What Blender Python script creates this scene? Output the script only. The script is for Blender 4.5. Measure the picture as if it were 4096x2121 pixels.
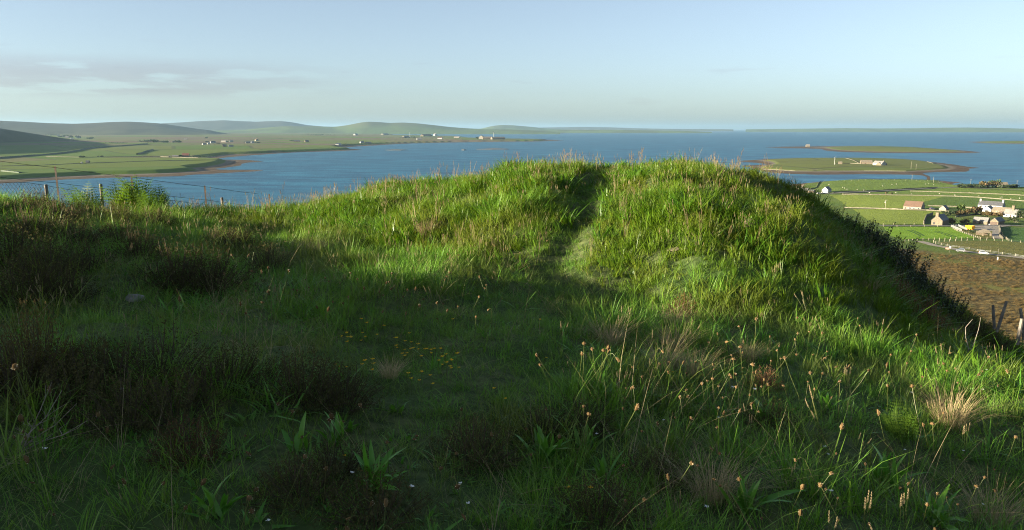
import bpy, bmesh, math, random
import numpy as np
from mathutils import Vector, Matrix, Euler

for _o in list(bpy.data.objects):
    bpy.data.objects.remove(_o, do_unlink=True)
scene = bpy.context.scene
COL = scene.collection
rnd = random.Random(7)
rng = np.random.default_rng(11)

# ------------------------------------------------------------------ camera
EYE = 78.0                       # metres above the sea
FPX = 3215.0                     # focal length in pixels of the 4096-wide photograph
HOR = 515.0                      # row of the sea horizon
PITCH = math.atan((1060.5 - HOR) / FPX)
cam_data = bpy.data.cameras.new('camera')
cam = bpy.data.objects.new('camera', cam_data)
COL.objects.link(cam)
cam_data.sensor_width = 36.0
cam_data.lens = FPX / 4096.0 * 36.0
cam_data.clip_start = 0.05
cam_data.clip_end = 200000.0
cam.location = (0, 0, EYE)
cam.rotation_euler = (math.pi / 2 - PITCH, 0, 0)
scene.camera = cam

# ------------------------------------------------------------------ sun and sky
SUN_ELEV = math.radians(9.3)
SUN_BACK = math.radians(17.0)    # how far behind the left-hand side the sun stands
TO_SUN = Vector((-math.cos(SUN_BACK) * math.cos(SUN_ELEV), -math.sin(SUN_BACK) * math.cos(SUN_ELEV), math.sin(SUN_ELEV)))
sun_data = bpy.data.lights.new('sun', 'SUN')
sun_data.energy = 5.0
sun_data.angle = math.radians(0.53)
sun_data.color = (1.0, 0.87, 0.64)
sun = bpy.data.objects.new('sun', sun_data)
COL.objects.link(sun)
sun.rotation_euler = TO_SUN.to_track_quat('Z', 'Y').to_euler()
sun.location = (-30, -12, EYE + 60)

world = bpy.data.worlds.new('World')
scene.world = world
world.use_nodes = True
wn, wl = world.node_tree.nodes, world.node_tree.links
wn.clear()
w_out = wn.new('ShaderNodeOutputWorld')
w_bg = wn.new('ShaderNodeBackground')
w_bg.inputs['Strength'].default_value = 0.05
sky = wn.new('ShaderNodeTexSky')
sky.sky_type = 'NISHITA'
sky.sun_disc = False
sky.sun_elevation = SUN_ELEV
sky.sun_rotation = math.atan2(TO_SUN.x, TO_SUN.y)
sky.altitude = 80.0
sky.air_density = 0.65
sky.dust_density = 1.0
sky.ozone_density = 1.8


def wmath(op, a, b=None, c=None):
    n = wn.new('ShaderNodeMath'); n.operation = op
    for i, v in enumerate((a, b, c)):
        if v is None: continue
        if isinstance(v, (int, float)): n.inputs[i].default_value = v
        else: wl.new(v, n.inputs[i])
    return n.outputs[0]


def wstep(v, a, b, c0=0.0, c1=1.0):
    n = wn.new('ShaderNodeMapRange'); n.interpolation_type = 'SMOOTHSTEP'
    wl.new(v, n.inputs[0])
    for i, k in enumerate((a, b, c0, c1)): n.inputs[1 + i].default_value = k
    return n.outputs[0]


# low evening stratus: streaks of noise in a band just above the hills
w_tc = wn.new('ShaderNodeTexCoord')
w_sep = wn.new('ShaderNodeSeparateXYZ'); wl.new(w_tc.outputs['Generated'], w_sep.inputs[0])
w_map = wn.new('ShaderNodeMapping'); wl.new(w_tc.outputs['Generated'], w_map.inputs[0])
w_map.inputs['Scale'].default_value = (9.0, 9.0, 75.0)
w_map.inputs['Location'].default_value = (0.35, 0.1, 0.2)
w_noi = wn.new('ShaderNodeTexNoise'); wl.new(w_map.outputs[0], w_noi.inputs['Vector'])
w_noi.inputs['Scale'].default_value = 1.0; w_noi.inputs['Detail'].default_value = 7.0; w_noi.inputs['Roughness'].default_value = 0.55
w_band = wmath('MULTIPLY', wstep(w_sep.outputs[2], 0.030, 0.044), wstep(w_sep.outputs[2], 0.084, 0.062))
w_side = wstep(w_sep.outputs[0], -0.14, -0.40)
w_cl = wmath('MULTIPLY', wmath('MULTIPLY', w_band, w_side), wstep(w_noi.outputs[0], 0.40, 0.53))
w_thin = wmath('MULTIPLY', wstep(w_noi.outputs[0], 0.60, 0.72), wmath('MULTIPLY', wstep(w_sep.outputs[2], 0.02, 0.03), wstep(w_sep.outputs[2], 0.11, 0.06)))
w_mask = wmath('MINIMUM', wmath('ADD', wmath('MULTIPLY', w_cl, 0.9), wmath('MULTIPLY', w_thin, 0.35)), 1.0)
w_mix = wn.new('ShaderNodeMix'); w_mix.data_type = 'RGBA'; w_mix.blend_type = 'MULTIPLY'
wl.new(w_mask, w_mix.inputs[0]); w_hs = wn.new('ShaderNodeHueSaturation'); w_hs.inputs['Saturation'].default_value = 0.68; wl.new(sky.outputs[0], w_hs.inputs['Color'])
w_tint = wn.new('ShaderNodeMix'); w_tint.data_type = 'RGBA'; w_tint.blend_type = 'MULTIPLY'; w_tint.inputs[0].default_value = 1.0
wl.new(w_hs.outputs[0], w_tint.inputs[6]); w_tint.inputs[7].default_value = (0.965, 1.0, 0.985, 1)
wl.new(w_tint.outputs[2], w_mix.inputs[6])
w_mix.inputs[7].default_value = (0.86, 0.77, 0.79, 1)
wl.new(w_mix.outputs[2], w_bg.inputs['Color'])
wl.new(w_bg.outputs[0], w_out.inputs[0])

scene.view_settings.view_transform = 'Standard'
scene.view_settings.look = 'None'
scene.view_settings.exposure = 2.27
scene.view_settings.gamma = 1.0
scene.view_settings.use_curve_mapping = False
scene.render.engine = 'CYCLES'
cy = scene.cycles
cy.max_bounces = 6; cy.diffuse_bounces = 3; cy.glossy_bounces = 2
cy.transmission_bounces = 3; cy.transparent_max_bounces = 6; cy.volume_bounces = 0
cy.caustics_reflective = False; cy.caustics_refractive = False
cy.use_denoising = True
cy.denoiser = 'OPENIMAGEDENOISE'
cy.denoising_input_passes = 'RGB_ALBEDO_NORMAL'
cy.denoising_prefilter = 'NONE'
cy.filter_width = 1.05
cy.use_adaptive_sampling = True
cy.adaptive_threshold = 0.012

# ================================================================== terrain maths
def softplus(v, k): return np.logaddexp(0, np.asarray(v, float) / k) * k
def sm(a, b, v):
    t = np.clip((np.asarray(v, float) - a) / (b - a), 0, 1)
    return t * t * (3 - 2 * t)

_tab = np.random.default_rng(3).random((256, 256))
def vnoise(x, y):
    x = np.asarray(x, float); y = np.asarray(y, float)
    xi = np.floor(x).astype(int); yi = np.floor(y).astype(int)
    fx = x - xi; fy = y - yi
    fx = fx * fx * fx * (fx * (fx * 6 - 15) + 10); fy = fy * fy * fy * (fy * (fy * 6 - 15) + 10)
    g = lambda a, b: _tab[a & 255, b & 255]
    return (g(xi, yi) * (1 - fx) + g(xi + 1, yi) * fx) * (1 - fy) + (g(xi, yi + 1) * (1 - fx) + g(xi + 1, yi + 1) * fx) * fy - 0.5
def fbm(x, y, o=3):
    s = 0; a = 1.0
    for k in range(o):
        s = s + a * vnoise(x * 2 ** k + 17.3 * k, y * 2 ** k - 9.1 * k); a *= 0.5
    return s

def ray(px, py):
    u = (px - 2048.0) / FPX; v = (1060.5 - py) / FPX
    c, s = math.cos(PITCH), math.sin(PITCH)
    return np.array((u, c + v * s, -s + v * c))

def P(px, py, Hf, t0=70.0):
    """world point where the line of sight through a photograph pixel meets the terrain Hf"""
    d = ray(px, py)
    t = np.geomspace(t0, 40000, 420)
    for _ in range(3):
        g = EYE + d[2] * t - Hf(d[0] * t, d[1] * t)
        k = int(np.argmax(g < 0)) if (g < 0).any() else len(t) - 1
        a, b = t[max(k - 1, 0)], t[k]
        t = np.linspace(a, b, 40)
    return (d[0] * b, d[1] * b, EYE + d[2] * b)

def PZ(px, py, z=0.0):
    d = ray(px, py); t = (z - EYE) / d[2]
    return (d[0] * t, d[1] * t)

def sdf(poly, x, y):
    """signed distance to a closed polygon, positive inside"""
    x = np.asarray(x, float); y = np.asarray(y, float)
    d2 = np.full(x.shape, 1e18); ins = np.zeros(x.shape, bool)
    n = len(poly)
    for i in range(n):
        ax, ay = poly[i]; bx, by = poly[(i + 1) % n]
        ex, ey = bx - ax, by - ay; L = ex * ex + ey * ey + 1e-12
        t = np.clip(((x - ax) * ex + (y - ay) * ey) / L, 0, 1)
        d2 = np.minimum(d2, (x - ax - t * ex) ** 2 + (y - ay - t * ey) ** 2)
        c = ((ay > y) != (by > y)) & (x < (bx - ax) * (y - ay) / (by - ay + 1e-12) + ax)
        ins ^= c
    return np.where(ins, 1, -1) * np.sqrt(d2)

def crop(pts, ox, oy, s): return [(ox + a / s, oy + b / s) for a, b in pts]

# ---- the near hill top with the grassy cairn mound (z relative to the eye)
_TX = [-12, -8, -5.6, -4.3, -2.9, -1.1, 0, 0.9, 1.55, 2.4, 3.4, 4.1, 4.7, 5.3, 6.1, 7.0, 8.0, 10.0, 14.0]
_TZ = [-1.7, -1.55, -1.40, -1.28, -1.18, -0.98, -0.80, -0.74, -0.78, -0.72, -0.76, -0.90, -1.16, -1.48, -1.92, -2.5, -3.2, -4.6, -7.4]
_FX = [-12, -7, -5, -3.3, -1.4, 0.2, 1.0, 2.0, 3.2, 4.2, 5.2, 6.2, 7.5, 12]
_FY = [12.6, 12.6, 12.3, 11.6, 9.9, 9.0, 8.5, 7.7, 7.7, 8.5, 10.0, 11.2, 12.2, 13]
_RM = [0, 25, 50, 100, 150, 250, 370, 450, 534, 668, 930, 1150, 1300, 2500, 90000]
_ZM = [76, 70.0, 63.5, 53.5, 46.0, 33, 22, 18, 14.5, 11, 6.0, 4.0, 3.0, 3, 3]
_KV = [-9, -4, 0, 3.0, 4.2, 5.3, 6.8, 8.4, 9.8, 11.2, 12.4, 14, 17]
_KC = [1.0, 0.92, 0.88, 0.88, 0.92, 0.94, 0.86, 0.80, 0.63, 0.55, 0.48, -0.2, -1.5]
def near_rel(x, y):
    z = -1.62 - 0.085 * np.clip(x, -5, 4) * sm(12, 7, y)
    z = z + 0.085 * softplus(-x - 2.2, 0.5) * sm(4.5, 10.0, y)
    z = z - 0.58 * softplus(x - 4.2, 0.35)
    # unseen heathery bank at the left, its crest shaped to shade the foreground
    u_ = x * 0.956 + y * 0.292; v_ = -0.292 * x + 0.956 * y
    c_ = np.interp(v_, _KV, _KC) + 0.12 * vnoise(v_ * 2.2, 0.3 + 0 * v_) - 0.27 * np.exp(-((v_ - 4.72) / 0.20) ** 2) - 0.10 * np.exp(-((v_ - 5.7) / 0.25) ** 2)  # notches added to the crest let sun reach the heather and tussocks
    z = z + (c_ - z) * np.exp(-((u_ + 12.5) / np.where(u_ > -12.5, 3.4, 7.0)) ** 2)
    z = z + 2.0 * sm(-4.0, -14, y + 0.25 * x) * sm(6, -3, x)
    t = np.interp(x, _TX, _TZ); f = np.interp(x, _FX, _FY)
    s = np.clip((y - f) / (14.3 - f), 0, 1)
    s = 1 - (1 - s) ** 2.1
    s = s * s * (3 - 2 * s) * 0.35 + s * 0.65
    z = z + (t - z) * s
    z = z - 0.07 * softplus(x - 2.3, 0.30) * sm(13.9, 11.2, y) * sm(6.3, 8.6, y)
    pc = np.interp(y, [7.5, 9, 10.5, 12, 13.2, 14.5, 17], [0.2, 0.40, 0.95, 1.12, 1.32, 1.75, 2.2])
    path = np.exp(-((x - pc) / 0.24) ** 2) * sm(8.4, 9.6, y) * sm(14.2, 11.8, y)
    z = z - 0.11 * path + 0.07 * np.exp(-((x - pc + 0.85) / 0.45) ** 2) * sm(9.0, 10.2, y) * sm(15.0, 13.0, y)
    z = z - 0.34 * softplus(y - 15.8, 0.5) * sm(-5.5, -1.5, x) - 0.13 * softplus(y - 12.3, 0.5) * sm(-1.5, -5.5, x)
    z = z + (0.15 + 0.12 * sm(2.0, 4.5, x)) * fbm(x * 0.8 + 3, y * 0.8) * sm(1.5, 5, y) + (0.05 + 0.10 * s) * fbm(x * 2.3, y * 2.3 + 8, 2)
    return z

def near_w(x, y):
    r = np.hypot(x, y)
    return sm(48, 22, r)

_c4 = lambda p: crop(p, 3100, 680, 2.586)
_c3 = lambda p: crop(p, 2900, 500, 2.154)
_r3 = lambda p: crop(p, 3080, 700, 4.954)
# waterline of the near shore (right half read off the photograph, the rest lies hidden behind the mound)
MAIN = [PZ(*q) for q in _r3([(380, 205), (450, 185), (700, 165), (950, 140), (1250, 113), (1700, 99), (2100, 103)]) +
        _c3([(1450, 474), (1690, 479), (1800, 481), (1860, 486), (1960, 489), (2050, 493), (1990, 502), (1950, 512), (2010, 524), (2100, 532), (2300, 538), (2700, 541), (3300, 545)])]
MAIN += [(1500, 900), (2500, -500), (500, -2500), (-2500, -1500), (-1400, 300), (-700, 560), (-450, 620), (-200, 680), (0, 730), (180, 760), (270, 830), (310, 930)]

def H(x, y):
    """the hill and the near farmland, absolute height"""
    x = np.asarray(x, float); y = np.asarray(y, float)
    r = np.hypot(x, y)
    hm = np.interp(r, _RM, _ZM)
    hm = hm + (fbm(x / 40, y / 40, 3) * 2.2) * sm(30, 90, r) * sm(520, 260, r) + fbm(x / 9, y / 9, 2) * 0.5 * sm(30, 60, r) * sm(380, 250, r)
    d = sdf(MAIN, x, y)
    shore = np.where(d > 0, 0.05 * d + 1.6 * sm(12, 26, d), np.maximum(d * 0.12, -3))
    k = 1.0
    hm = np.where(r > 120, np.minimum(hm, shore), hm)
    back = sm(40, -60, y)
    hm = np.maximum(hm, (70 - 0.0 * x) * back - 200 * (1 - back))
    w = near_w(x, y)
    return w * (EYE + near_rel(np.clip(x, -40, 40), np.clip(y, -40, 60))) + (1 - w) * hm

# ---- far shore across the bay
_c1 = lambda p: crop(p, 0, 440, 2.342)
_c2 = lambda p: crop(p, 1000, 440, 2.342)
FARW = [PZ(*q) for q in _c1([(-900, 700), (0, 691), (200, 678), (420, 663), (640, 652), (900, 641), (1200, 632), (1500, 626), (1700, 620), (1820, 606), (2000, 598), (2200, 586), (2400, 576), (2480, 568),
        (2400, 562), (2200, 561), (2060, 559), (2010, 553), (2100, 543), (2200, 530), (2265, 519), (2260, 506), (2330, 493), (2480, 483), (2400, 476), (2300, 468), (2130, 466), (2010, 464), (2050, 455), (2130, 445), (2300, 430)]) +
        _c2([(0, 427), (200, 413), (400, 400), (600, 393), (800, 387), (950, 380), (1065, 375), (980, 366), (900, 363), (870, 355), (930, 350), (1000, 343), (1150, 335), (1300, 325), (1500, 315), (1700, 310), (1900, 306), (2100, 303), (2400, 299), (2700, 297), (2960, 285),
        (2700, 276), (2500, 273), (2250, 268), (2060, 262), (1950, 247), (1700, 242), (1350, 237)])]
FARW += [PZ(1560, 536), PZ(1200, 532), (-6000, 16000), (-16000, 9000), (-9000, 1500), (-2500, 600)]
FARG = [PZ(q[0], q[1], 1.5) for q in _c1([(-900, 668), (0, 656), (200, 647), (400, 633), (650, 622), (900, 610), (1200, 604), (1500, 595), (1700, 584), (1880, 567), (1800, 549), (1850, 541), (1960, 531), (2070, 512), (2115, 497), (2133, 476), (2000, 466), (1850, 458), (1900, 446), (2150, 416), (2400, 409)]) +
        _c2([(0, 411), (300, 397), (600, 385), (900, 373), (955, 367), (800, 350), (900, 338), (1050, 328), (1250, 318), (1500, 310), (1900, 300), (2200, 297), (2500, 294), (2700, 290), (2800, 284), (2700, 279), (2500, 276), (2250, 271), (2060, 264), (1950, 249), (1700, 244), (1350, 239)])]
FARG += [PZ(1560, 537), PZ(1200, 533), (-6050, 15900), (-15900, 9000), (-9000, 1650), (-2500, 760)]

def two_edge(W, G, x, y, beach, bank, bw, slope, cap):
    dw = sdf(W, x, y); dg = sdf(G, x, y)
    z = np.where(dw < 0, np.maximum(dw * 0.06, -4.0), beach * dw / (dw + np.maximum(-dg, 0) + 1e-6))
    z = np.where((dw > 0) & (dg > 0), beach + bank * sm(0, bw, dg) + cap * (1 - np.exp(-np.maximum(dg, 0) * slope / cap)), z)
    return z, dg

def HL(x, y):
    x = np.asarray(x, float); y = np.asarray(y, float)
    z, dg = two_edge(FARW, FARG, x, y, 1.3, 6.0, 22.0, 0.012, 26.0)
    return z + fbm(x / 260, y / 260, 3) * 3.0 * sm(20, 300, dg)

# ---- the holm and the low islands
HOLMW = [PZ(*q) for q in _c3([(80, 312), (210, 304), (330, 297), (450, 291), (700, 287), (1000, 285), (1250, 285), (1500, 294), (1620, 302), (1780, 319), (1850, 326), (1980, 342), (2080, 359), (2200, 370), (2100, 378), (2112, 390), (2080, 404), (1950, 406), (1800, 408), (1722, 413), (1704, 421),
        (1765, 440), (1772, 462), (1768, 484), (1722, 484), (1738, 464), (1738, 450), (1700, 437), (1600, 430), (1400, 427), (1200, 425), (1000, 428), (800, 430), (600, 425), (480, 418), (380, 409), (310, 398), (270, 385), (215, 366), (135, 356), (160, 350), (350, 343), (362, 338), (280, 328), (160, 318)])]
HOLMG = [PZ(q[0], q[1], 1.0) for q in _c3([(330, 305), (450, 295), (700, 289), (1000, 287), (1250, 287), (1500, 297), (1620, 304), (1740, 316), (1800, 330), (1900, 352), (1945, 372), (1900, 381), (1760, 390), (1650, 396), (1580, 402), (1400, 400), (1200, 397), (1000, 397), (800, 401), (600, 399), (450, 390), (330, 376), (300, 362), (370, 348), (430, 336), (400, 318)])]
ISLW = [PZ(*q) for q in _c3([(330, 194), (500, 199), (700, 203), (830, 208), (870, 222), (1000, 233), (1300, 241), (1600, 243), (1900, 244), (2100, 243), (2215, 238), (2130, 228), (2080, 223), (1900, 210), (1600, 190), (1300, 183), (850, 184), (500, 187)])]
ISLG = [PZ(q[0], q[1], 1.0) for q in _c3([(850, 196), (960, 215), (1100, 223), (1300, 229), (1600, 232), (1900, 232), (2060, 229), (2020, 221), (1850, 209), (1600, 192), (1300, 185), (1000, 186)])]
IS3W = [PZ(*q) for q in _c3([(2080, 147), (2200, 155), (2300, 160), (2576, 164), (3000, 166), (3000, 136), (2576, 138), (2250, 142)])]
IS3G = [PZ(q[0], q[1], 1.0) for q in _c3([(2150, 148), (2300, 156), (2576, 159), (3000, 161), (3000, 137), (2576, 139), (2250, 143)])]
def HI1(x, y): return two_edge(HOLMW, HOLMG, x, y, 1.0, 1.6, 12.0, 0.03, 5.0)[0]
def HI2(x, y): return two_edge(ISLW, ISLG, x, y, 0.9, 1.5, 20.0, 0.02, 4.0)[0]
def HI3(x, y): return two_edge(IS3W, IS3G, x, y, 0.9, 1.5, 30.0, 0.02, 5.0)[0]

# ================================================================== materials
class NT:
    """a small wrapper for building node materials"""
    def __init__(s, name):
        s.m = bpy.data.materials.new(name); s.m.use_nodes = True
        s.n, s.l = s.m.node_tree.nodes, s.m.node_tree.links
        s.n.clear(); s.out = s.n.new('ShaderNodeOutputMaterial')
    def put(s, sock, v):
        if isinstance(v, bpy.types.NodeSocket): s.l.new(v, sock)
        elif isinstance(v, (tuple, list)) and len(v) == 3 and sock.type == 'RGBA': sock.default_value = (*v, 1)
        else: sock.default_value = v
    def math(s, op, a, b=0.0):
        n = s.n.new('ShaderNodeMath'); n.operation = op; s.put(n.inputs[0], a); s.put(n.inputs[1], b); return n.outputs[0]
    def ramp(s, v, a, b, c0=0.0, c1=1.0):
        n = s.n.new('ShaderNodeMapRange'); n.interpolation_type = 'SMOOTHSTEP'; s.put(n.inputs[0], v)
        for i, k in enumerate((a, b, c0, c1)): s.put(n.inputs[1 + i], k)
        return n.outputs[0]
    def mix(s, f, a, b, mode='MIX'):
        n = s.n.new('ShaderNodeMix'); n.data_type = 'RGBA'; n.blend_type = mode
        s.put(n.inputs[0], f); s.put(n.inputs[6], a); s.put(n.inputs[7], b); return n.outputs[2]
    def pos(s): return s.n.new('ShaderNodeNewGeometry').outputs['Position']
    def xyz(s, v):
        n = s.n.new('ShaderNodeSeparateXYZ'); s.l.new(v, n.inputs[0]); return n.outputs
    def scale(s, v, sc, rot=(0, 0, 0)):
        n = s.n.new('ShaderNodeMapping'); s.l.new(v, n.inputs[0]); n.inputs['Scale'].default_value = sc; n.inputs['Rotation'].default_value = rot; return n.outputs[0]
    def noise(s, v, sc, det=3.0, ro=0.55):
        n = s.n.new('ShaderNodeTexNoise'); s.l.new(v, n.inputs['Vector']); n.inputs['Scale'].default_value = sc; n.inputs['Detail'].default_value = det; n.inputs['Roughness'].default_value = ro
        return n.outputs[0]
    def vor(s, v, sc, feat='F1', rand=1.0):
        n = s.n.new('ShaderNodeTexVoronoi'); n.feature = feat; s.l.new(v, n.inputs['Vector']); n.inputs['Scale'].default_value = sc; n.inputs['Randomness'].default_value = rand
        return n
    def bump(s, h, st, dist):
        n = s.n.new('ShaderNodeBump'); s.put(n.inputs['Height'], h); n.inputs['Strength'].default_value = st; n.inputs['Distance'].default_value = dist; return n.outputs[0]
    def bsdf(s, col, rough=0.8, spec=0.3, normal=None, metal=0.0, emis=None):
        n = s.n.new('ShaderNodeBsdfPrincipled')
        s.put(n.inputs['Base Color'], col); s.put(n.inputs['Roughness'], rough); s.put(n.inputs['Specular IOR Level'], spec); s.put(n.inputs['Metallic'], metal)
        if normal is not None: s.l.new(normal, n.inputs['Normal'])
        return n.outputs[0]
    def done(s, sh): s.l.new(sh, s.out.inputs[0]); return s.m

MATS = {}
def plain(name, c1, c2=None, sc=6.0, rough=0.8, spec=0.3, bump=0.0, metal=0.0, obj=True, rand=0.0):
    """two tones of one surface broken by noise, optional fine relief"""
    if name in MATS: return MATS[name]
    t = NT(name)
    v = t.n.new('ShaderNodeTexCoord').outputs['Object'] if obj else t.pos()
    c2 = c2 or tuple(k * 0.75 for k in c1)
    nz = t.noise(v, sc, 4.0)
    col = t.mix(t.ramp(nz, 0.35, 0.65), c2, c1)
    if rand > 0:
        oi = t.n.new('ShaderNodeObjectInfo')
        col = t.mix(1.0, col, t.mix(oi.outputs['Random'], (1 - rand,) * 3, (1 + rand, 1 + rand * 0.9, 1 + rand * 0.7)), 'MULTIPLY')
    nm = t.bump(nz, bump, 0.02) if bump else None
    MATS[name] = t.done(t.bsdf(col, rough, spec, nm, metal)); return MATS[name]

def leafy(name, c1, c2, trans=0.35, tcol=None, rough=0.55, spec=0.25, patch=0.0, pcol=None, psc=0.7, tip=None, tip0=0.1, tip1=0.3):
    """plant surface: varies from plant to plant, lets some light through; tip: colour towards the blade ends (local z)"""
    if name in MATS: return MATS[name]
    t = NT(name)
    oi = t.n.new('ShaderNodeObjectInfo')
    col = t.mix(oi.outputs['Random'], c1, c2)
    if patch:
        col = t.mix(t.math('MULTIPLY', t.ramp(t.noise(t.pos(), psc, 3.0), 0.42, 0.62), patch), col, pcol)
    if tip:
        z = t.xyz(t.n.new('ShaderNodeTexCoord').outputs['Object'])[2]
        col = t.mix(t.ramp(z, tip0, tip1), col, tip)
    d = t.bsdf(col, rough, spec)
    tr = t.n.new('ShaderNodeBsdfTranslucent')
    if tcol: t.put(tr.inputs[0], t.mix(1.0, col, tcol, 'MULTIPLY'))
    else: t.put(tr.inputs[0], col)
    mx = t.n.new('ShaderNodeMixShader'); mx.inputs[0].default_value = trans
    t.l.new(d, mx.inputs[1]); t.l.new(tr.outputs[0], mx.inputs[2])
    MATS[name] = t.done(mx.outputs[0]); return MATS[name]

# ---- ground of the hill: peaty soil and litter near by, brown heather moor on the slope, grass below
t = NT('hillside_ground')
p = t.pos(); xx = t.xyz(p)
rr = t.math('SQRT', t.math('ADD', t.math('POWER', xx[0], 2.0), t.math('POWER', xx[1], 2.0)))
nA = t.noise(p, 1.7, 6.0, 0.65); nB = t.noise(p, 0.045, 4.0); nC = t.noise(p, 14.0, 4.0)
soil = t.mix(t.ramp(nC, 0.35, 0.65), (0.050, 0.072, 0.026), (0.100, 0.120, 0.046))
soil = t.mix(t.ramp(t.noise(p, 0.9, 3.0), 0.45, 0.6), soil, (0.055, 0.090, 0.026))
pv = t.scale(p, (0.55, 0.95, 0.5), (0, 0, 0.5))
nM = t.noise(pv, 1.0, 7.0, 0.7)
moor = t.mix(t.ramp(nM, 0.44, 0.58), (0.058, 0.044, 0.018), (0.190, 0.142, 0.055))
moor = t.mix(t.ramp(t.noise(p, 0.03, 4.0, 0.6), 0.52, 0.66), moor, (0.13, 0.135, 0.036))
grassy = t.mix(t.ramp(nB, 0.4, 0.6), (0.085, 0.135, 0.024), (0.105, 0.145, 0.030))
rj = t.math('ADD', rr, t.math('MULTIPLY', t.math('SUBTRACT', t.noise(p, 0.02, 3.0), 0.5), 36.0))
c = t.mix(t.ramp(rj, 24.0, 40.0), soil, moor)
c = t.mix(t.ramp(rj, 436.0, 450.0), c, grassy)
zz = t.math('ADD', xx[2], t.math('MULTIPLY', t.math('SUBTRACT', t.noise(p, 0.05, 3.0), 0.5), 1.2))
beach = t.mix(t.ramp(t.noise(p, 0.06, 4.0), 0.4, 0.6), (0.105, 0.060, 0.028), (0.16, 0.11, 0.065))
beach = t.mix(t.ramp(zz, 1.1, 1.7), beach, (0.24, 0.19, 0.13))
c = t.mix(t.ramp(zz, 1.7, 2.4), beach, c)
hb = t.math('ADD', t.math('MULTIPLY', nC, 0.04), t.math('MULTIPLY', nM, t.ramp(rr, 25.0, 60.0, 0.0, 1.6)))
MATS['hillside_ground'] = t.done(t.bsdf(c, 0.95, 0.1, t.bump(hb, 0.6, 1.0)))

def shore_land(name, c1, c2, c3, cell, z0, z1, sand=(0.165, 0.140, 0.108), weed=(0.080, 0.056, 0.036), heath=None, far=None):
    """pasture parcels above a weedy foreshore"""
    t = NT(name); p = t.pos(); xx = t.xyz(p)
    q = t.scale(p, (1.0, 0.62, 0.0), (0, 0, 0.35))
    vo = t.vor(q, 1.0 / cell, 'F1', 0.8)
    cs = t.xyz(vo.outputs['Color'])
    c = t.mix(t.ramp(cs[0], 0.3, 0.7), c1, c2)
    c = t.mix(t.ramp(cs[1], 0.72, 0.78), c, c3)
    c = t.mix(t.math('MULTIPLY', t.ramp(t.noise(t.scale(p, (1, 3.0, 1)), 0.012, 5.0, 0.6), 0.35, 0.7), 0.5), c, c2)
    if heath:
        hn = t.noise(t.scale(p, (0.5, 1.6, 1)), 0.0016, 4.0)
        c = t.mix(t.math('MULTIPLY', t.ramp(hn, 0.47, 0.55), t.ramp(xx[1], far[0], far[1])), c, heath)
    ed = t.vor(q, 1.0 / cell, 'DISTANCE_TO_EDGE', 0.8)
    c = t.mix(t.math('MULTIPLY', t.ramp(ed.outputs['Distance'], 0.016, 0.006), 0.55), c, (0.05, 0.055, 0.03))
    zz = t.math('ADD', xx[2], t.math('MULTIPLY', t.math('SUBTRACT', t.noise(p, 0.05, 4.0), 0.5), 0.7))
    b = t.mix(t.ramp(t.noise(p, 0.03, 5.0), 0.4, 0.6), weed, tuple(k * 1.4 for k in weed))
    b = t.mix(t.ramp(zz, z0 * 0.62, z0 * 0.95), b, sand)
    c = t.mix(t.ramp(zz, z0, z1), b, c)
    MATS[name] = t.done(t.bsdf(c, 0.95, 0.1)); return MATS[name]
shore_land('far_shore_land', (0.072, 0.130, 0.016), (0.105, 0.142, 0.022), (0.135, 0.125, 0.050), 330.0, 1.25, 2.2, heath=(0.135, 0.105, 0.062), far=(2700, 3600))
shore_land('island_land', (0.105, 0.135, 0.026), (0.125, 0.145, 0.032), (0.115, 0.130, 0.032), 260.0, 0.95, 1.5)

def hill_mat(name, lo, hi, z0, z1):
    t = NT(name); p = t.pos(); xx = t.xyz(p)
    c = t.mix(t.ramp(t.math('ADD', xx[2], t.math('MULTIPLY', t.noise(p, 0.002, 4.0), 90.0)), z0, z1), lo, hi)
    c = t.mix(t.math('MULTIPLY', t.ramp(t.noise(t.scale(p, (1, 0.5, 1)), 0.0025, 5.0, 0.6), 0.45, 0.6), 0.6), c, tuple(k * 0.7 for k in hi))
    MATS[name] = t.done(t.bsdf(c, 0.95, 0.05)); return MATS[name]
hill_mat('green_hill', (0.10, 0.14, 0.04), (0.095, 0.105, 0.04), 110, 190)
hill_mat('heather_hill', (0.09, 0.09, 0.045), (0.065, 0.058, 0.035), 60, 160)

# ---- sea
t = NT('sea_water'); p = t.pos()
n1 = t.noise(t.scale(p, (1.0, 0.45, 1), (0, 0, 0.4)), 0.30, 5.0, 0.65)
n2 = t.noise(t.scale(p, (0.35, 1.0, 1), (0, 0, 0.25)), 0.022, 8.0, 0.68)
n3 = t.noise(t.scale(p, (0.3, 1.0, 1), (0, 0, -0.2)), 0.0016, 3.0)
c = t.mix(t.ramp(n2, 0.42, 0.60), (0.003, 0.055, 0.120), (0.022, 0.150, 0.245))
c = t.mix(t.math('MULTIPLY', t.ramp(n3, 0.4, 0.65), 0.6), c, (0.012, 0.102, 0.178))
gl = t.bsdf(c, 0.40, 0.15, t.bump(n1, 0.8, 0.8))
MATS['sea_water'] = t.done(gl)

# ---- haze
t = NT('haze_air')
v = t.n.new('ShaderNodeVolumePrincipled')
v.inputs['Color'].default_value = (0.31, 0.50, 0.69, 1); v.inputs['Density'].default_value = 3.0e-5; v.inputs['Anisotropy'].default_value = 0.2
t.l.new(v.outputs[0], t.out.inputs['Volume']); MATS['haze_air'] = t.m

# ================================================================== object helpers
def link(o, parent=None):
    COL.objects.link(o)
    if parent is not None: o.parent = parent
    return o

def tag(o, label=None, cat=None, group=None, kind=None):
    if label: o['label'] = label
    if cat: o['category'] = cat
    if group: o['group'] = group
    if kind: o['kind'] = kind
    return o

def empty(name, loc=(0, 0, 0), rz=0.0):
    o = bpy.data.objects.new(name, None); COL.objects.link(o)
    o.location = loc; o.rotation_euler = (0, 0, rz); o.empty_display_size = 0.3
    return o

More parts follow.
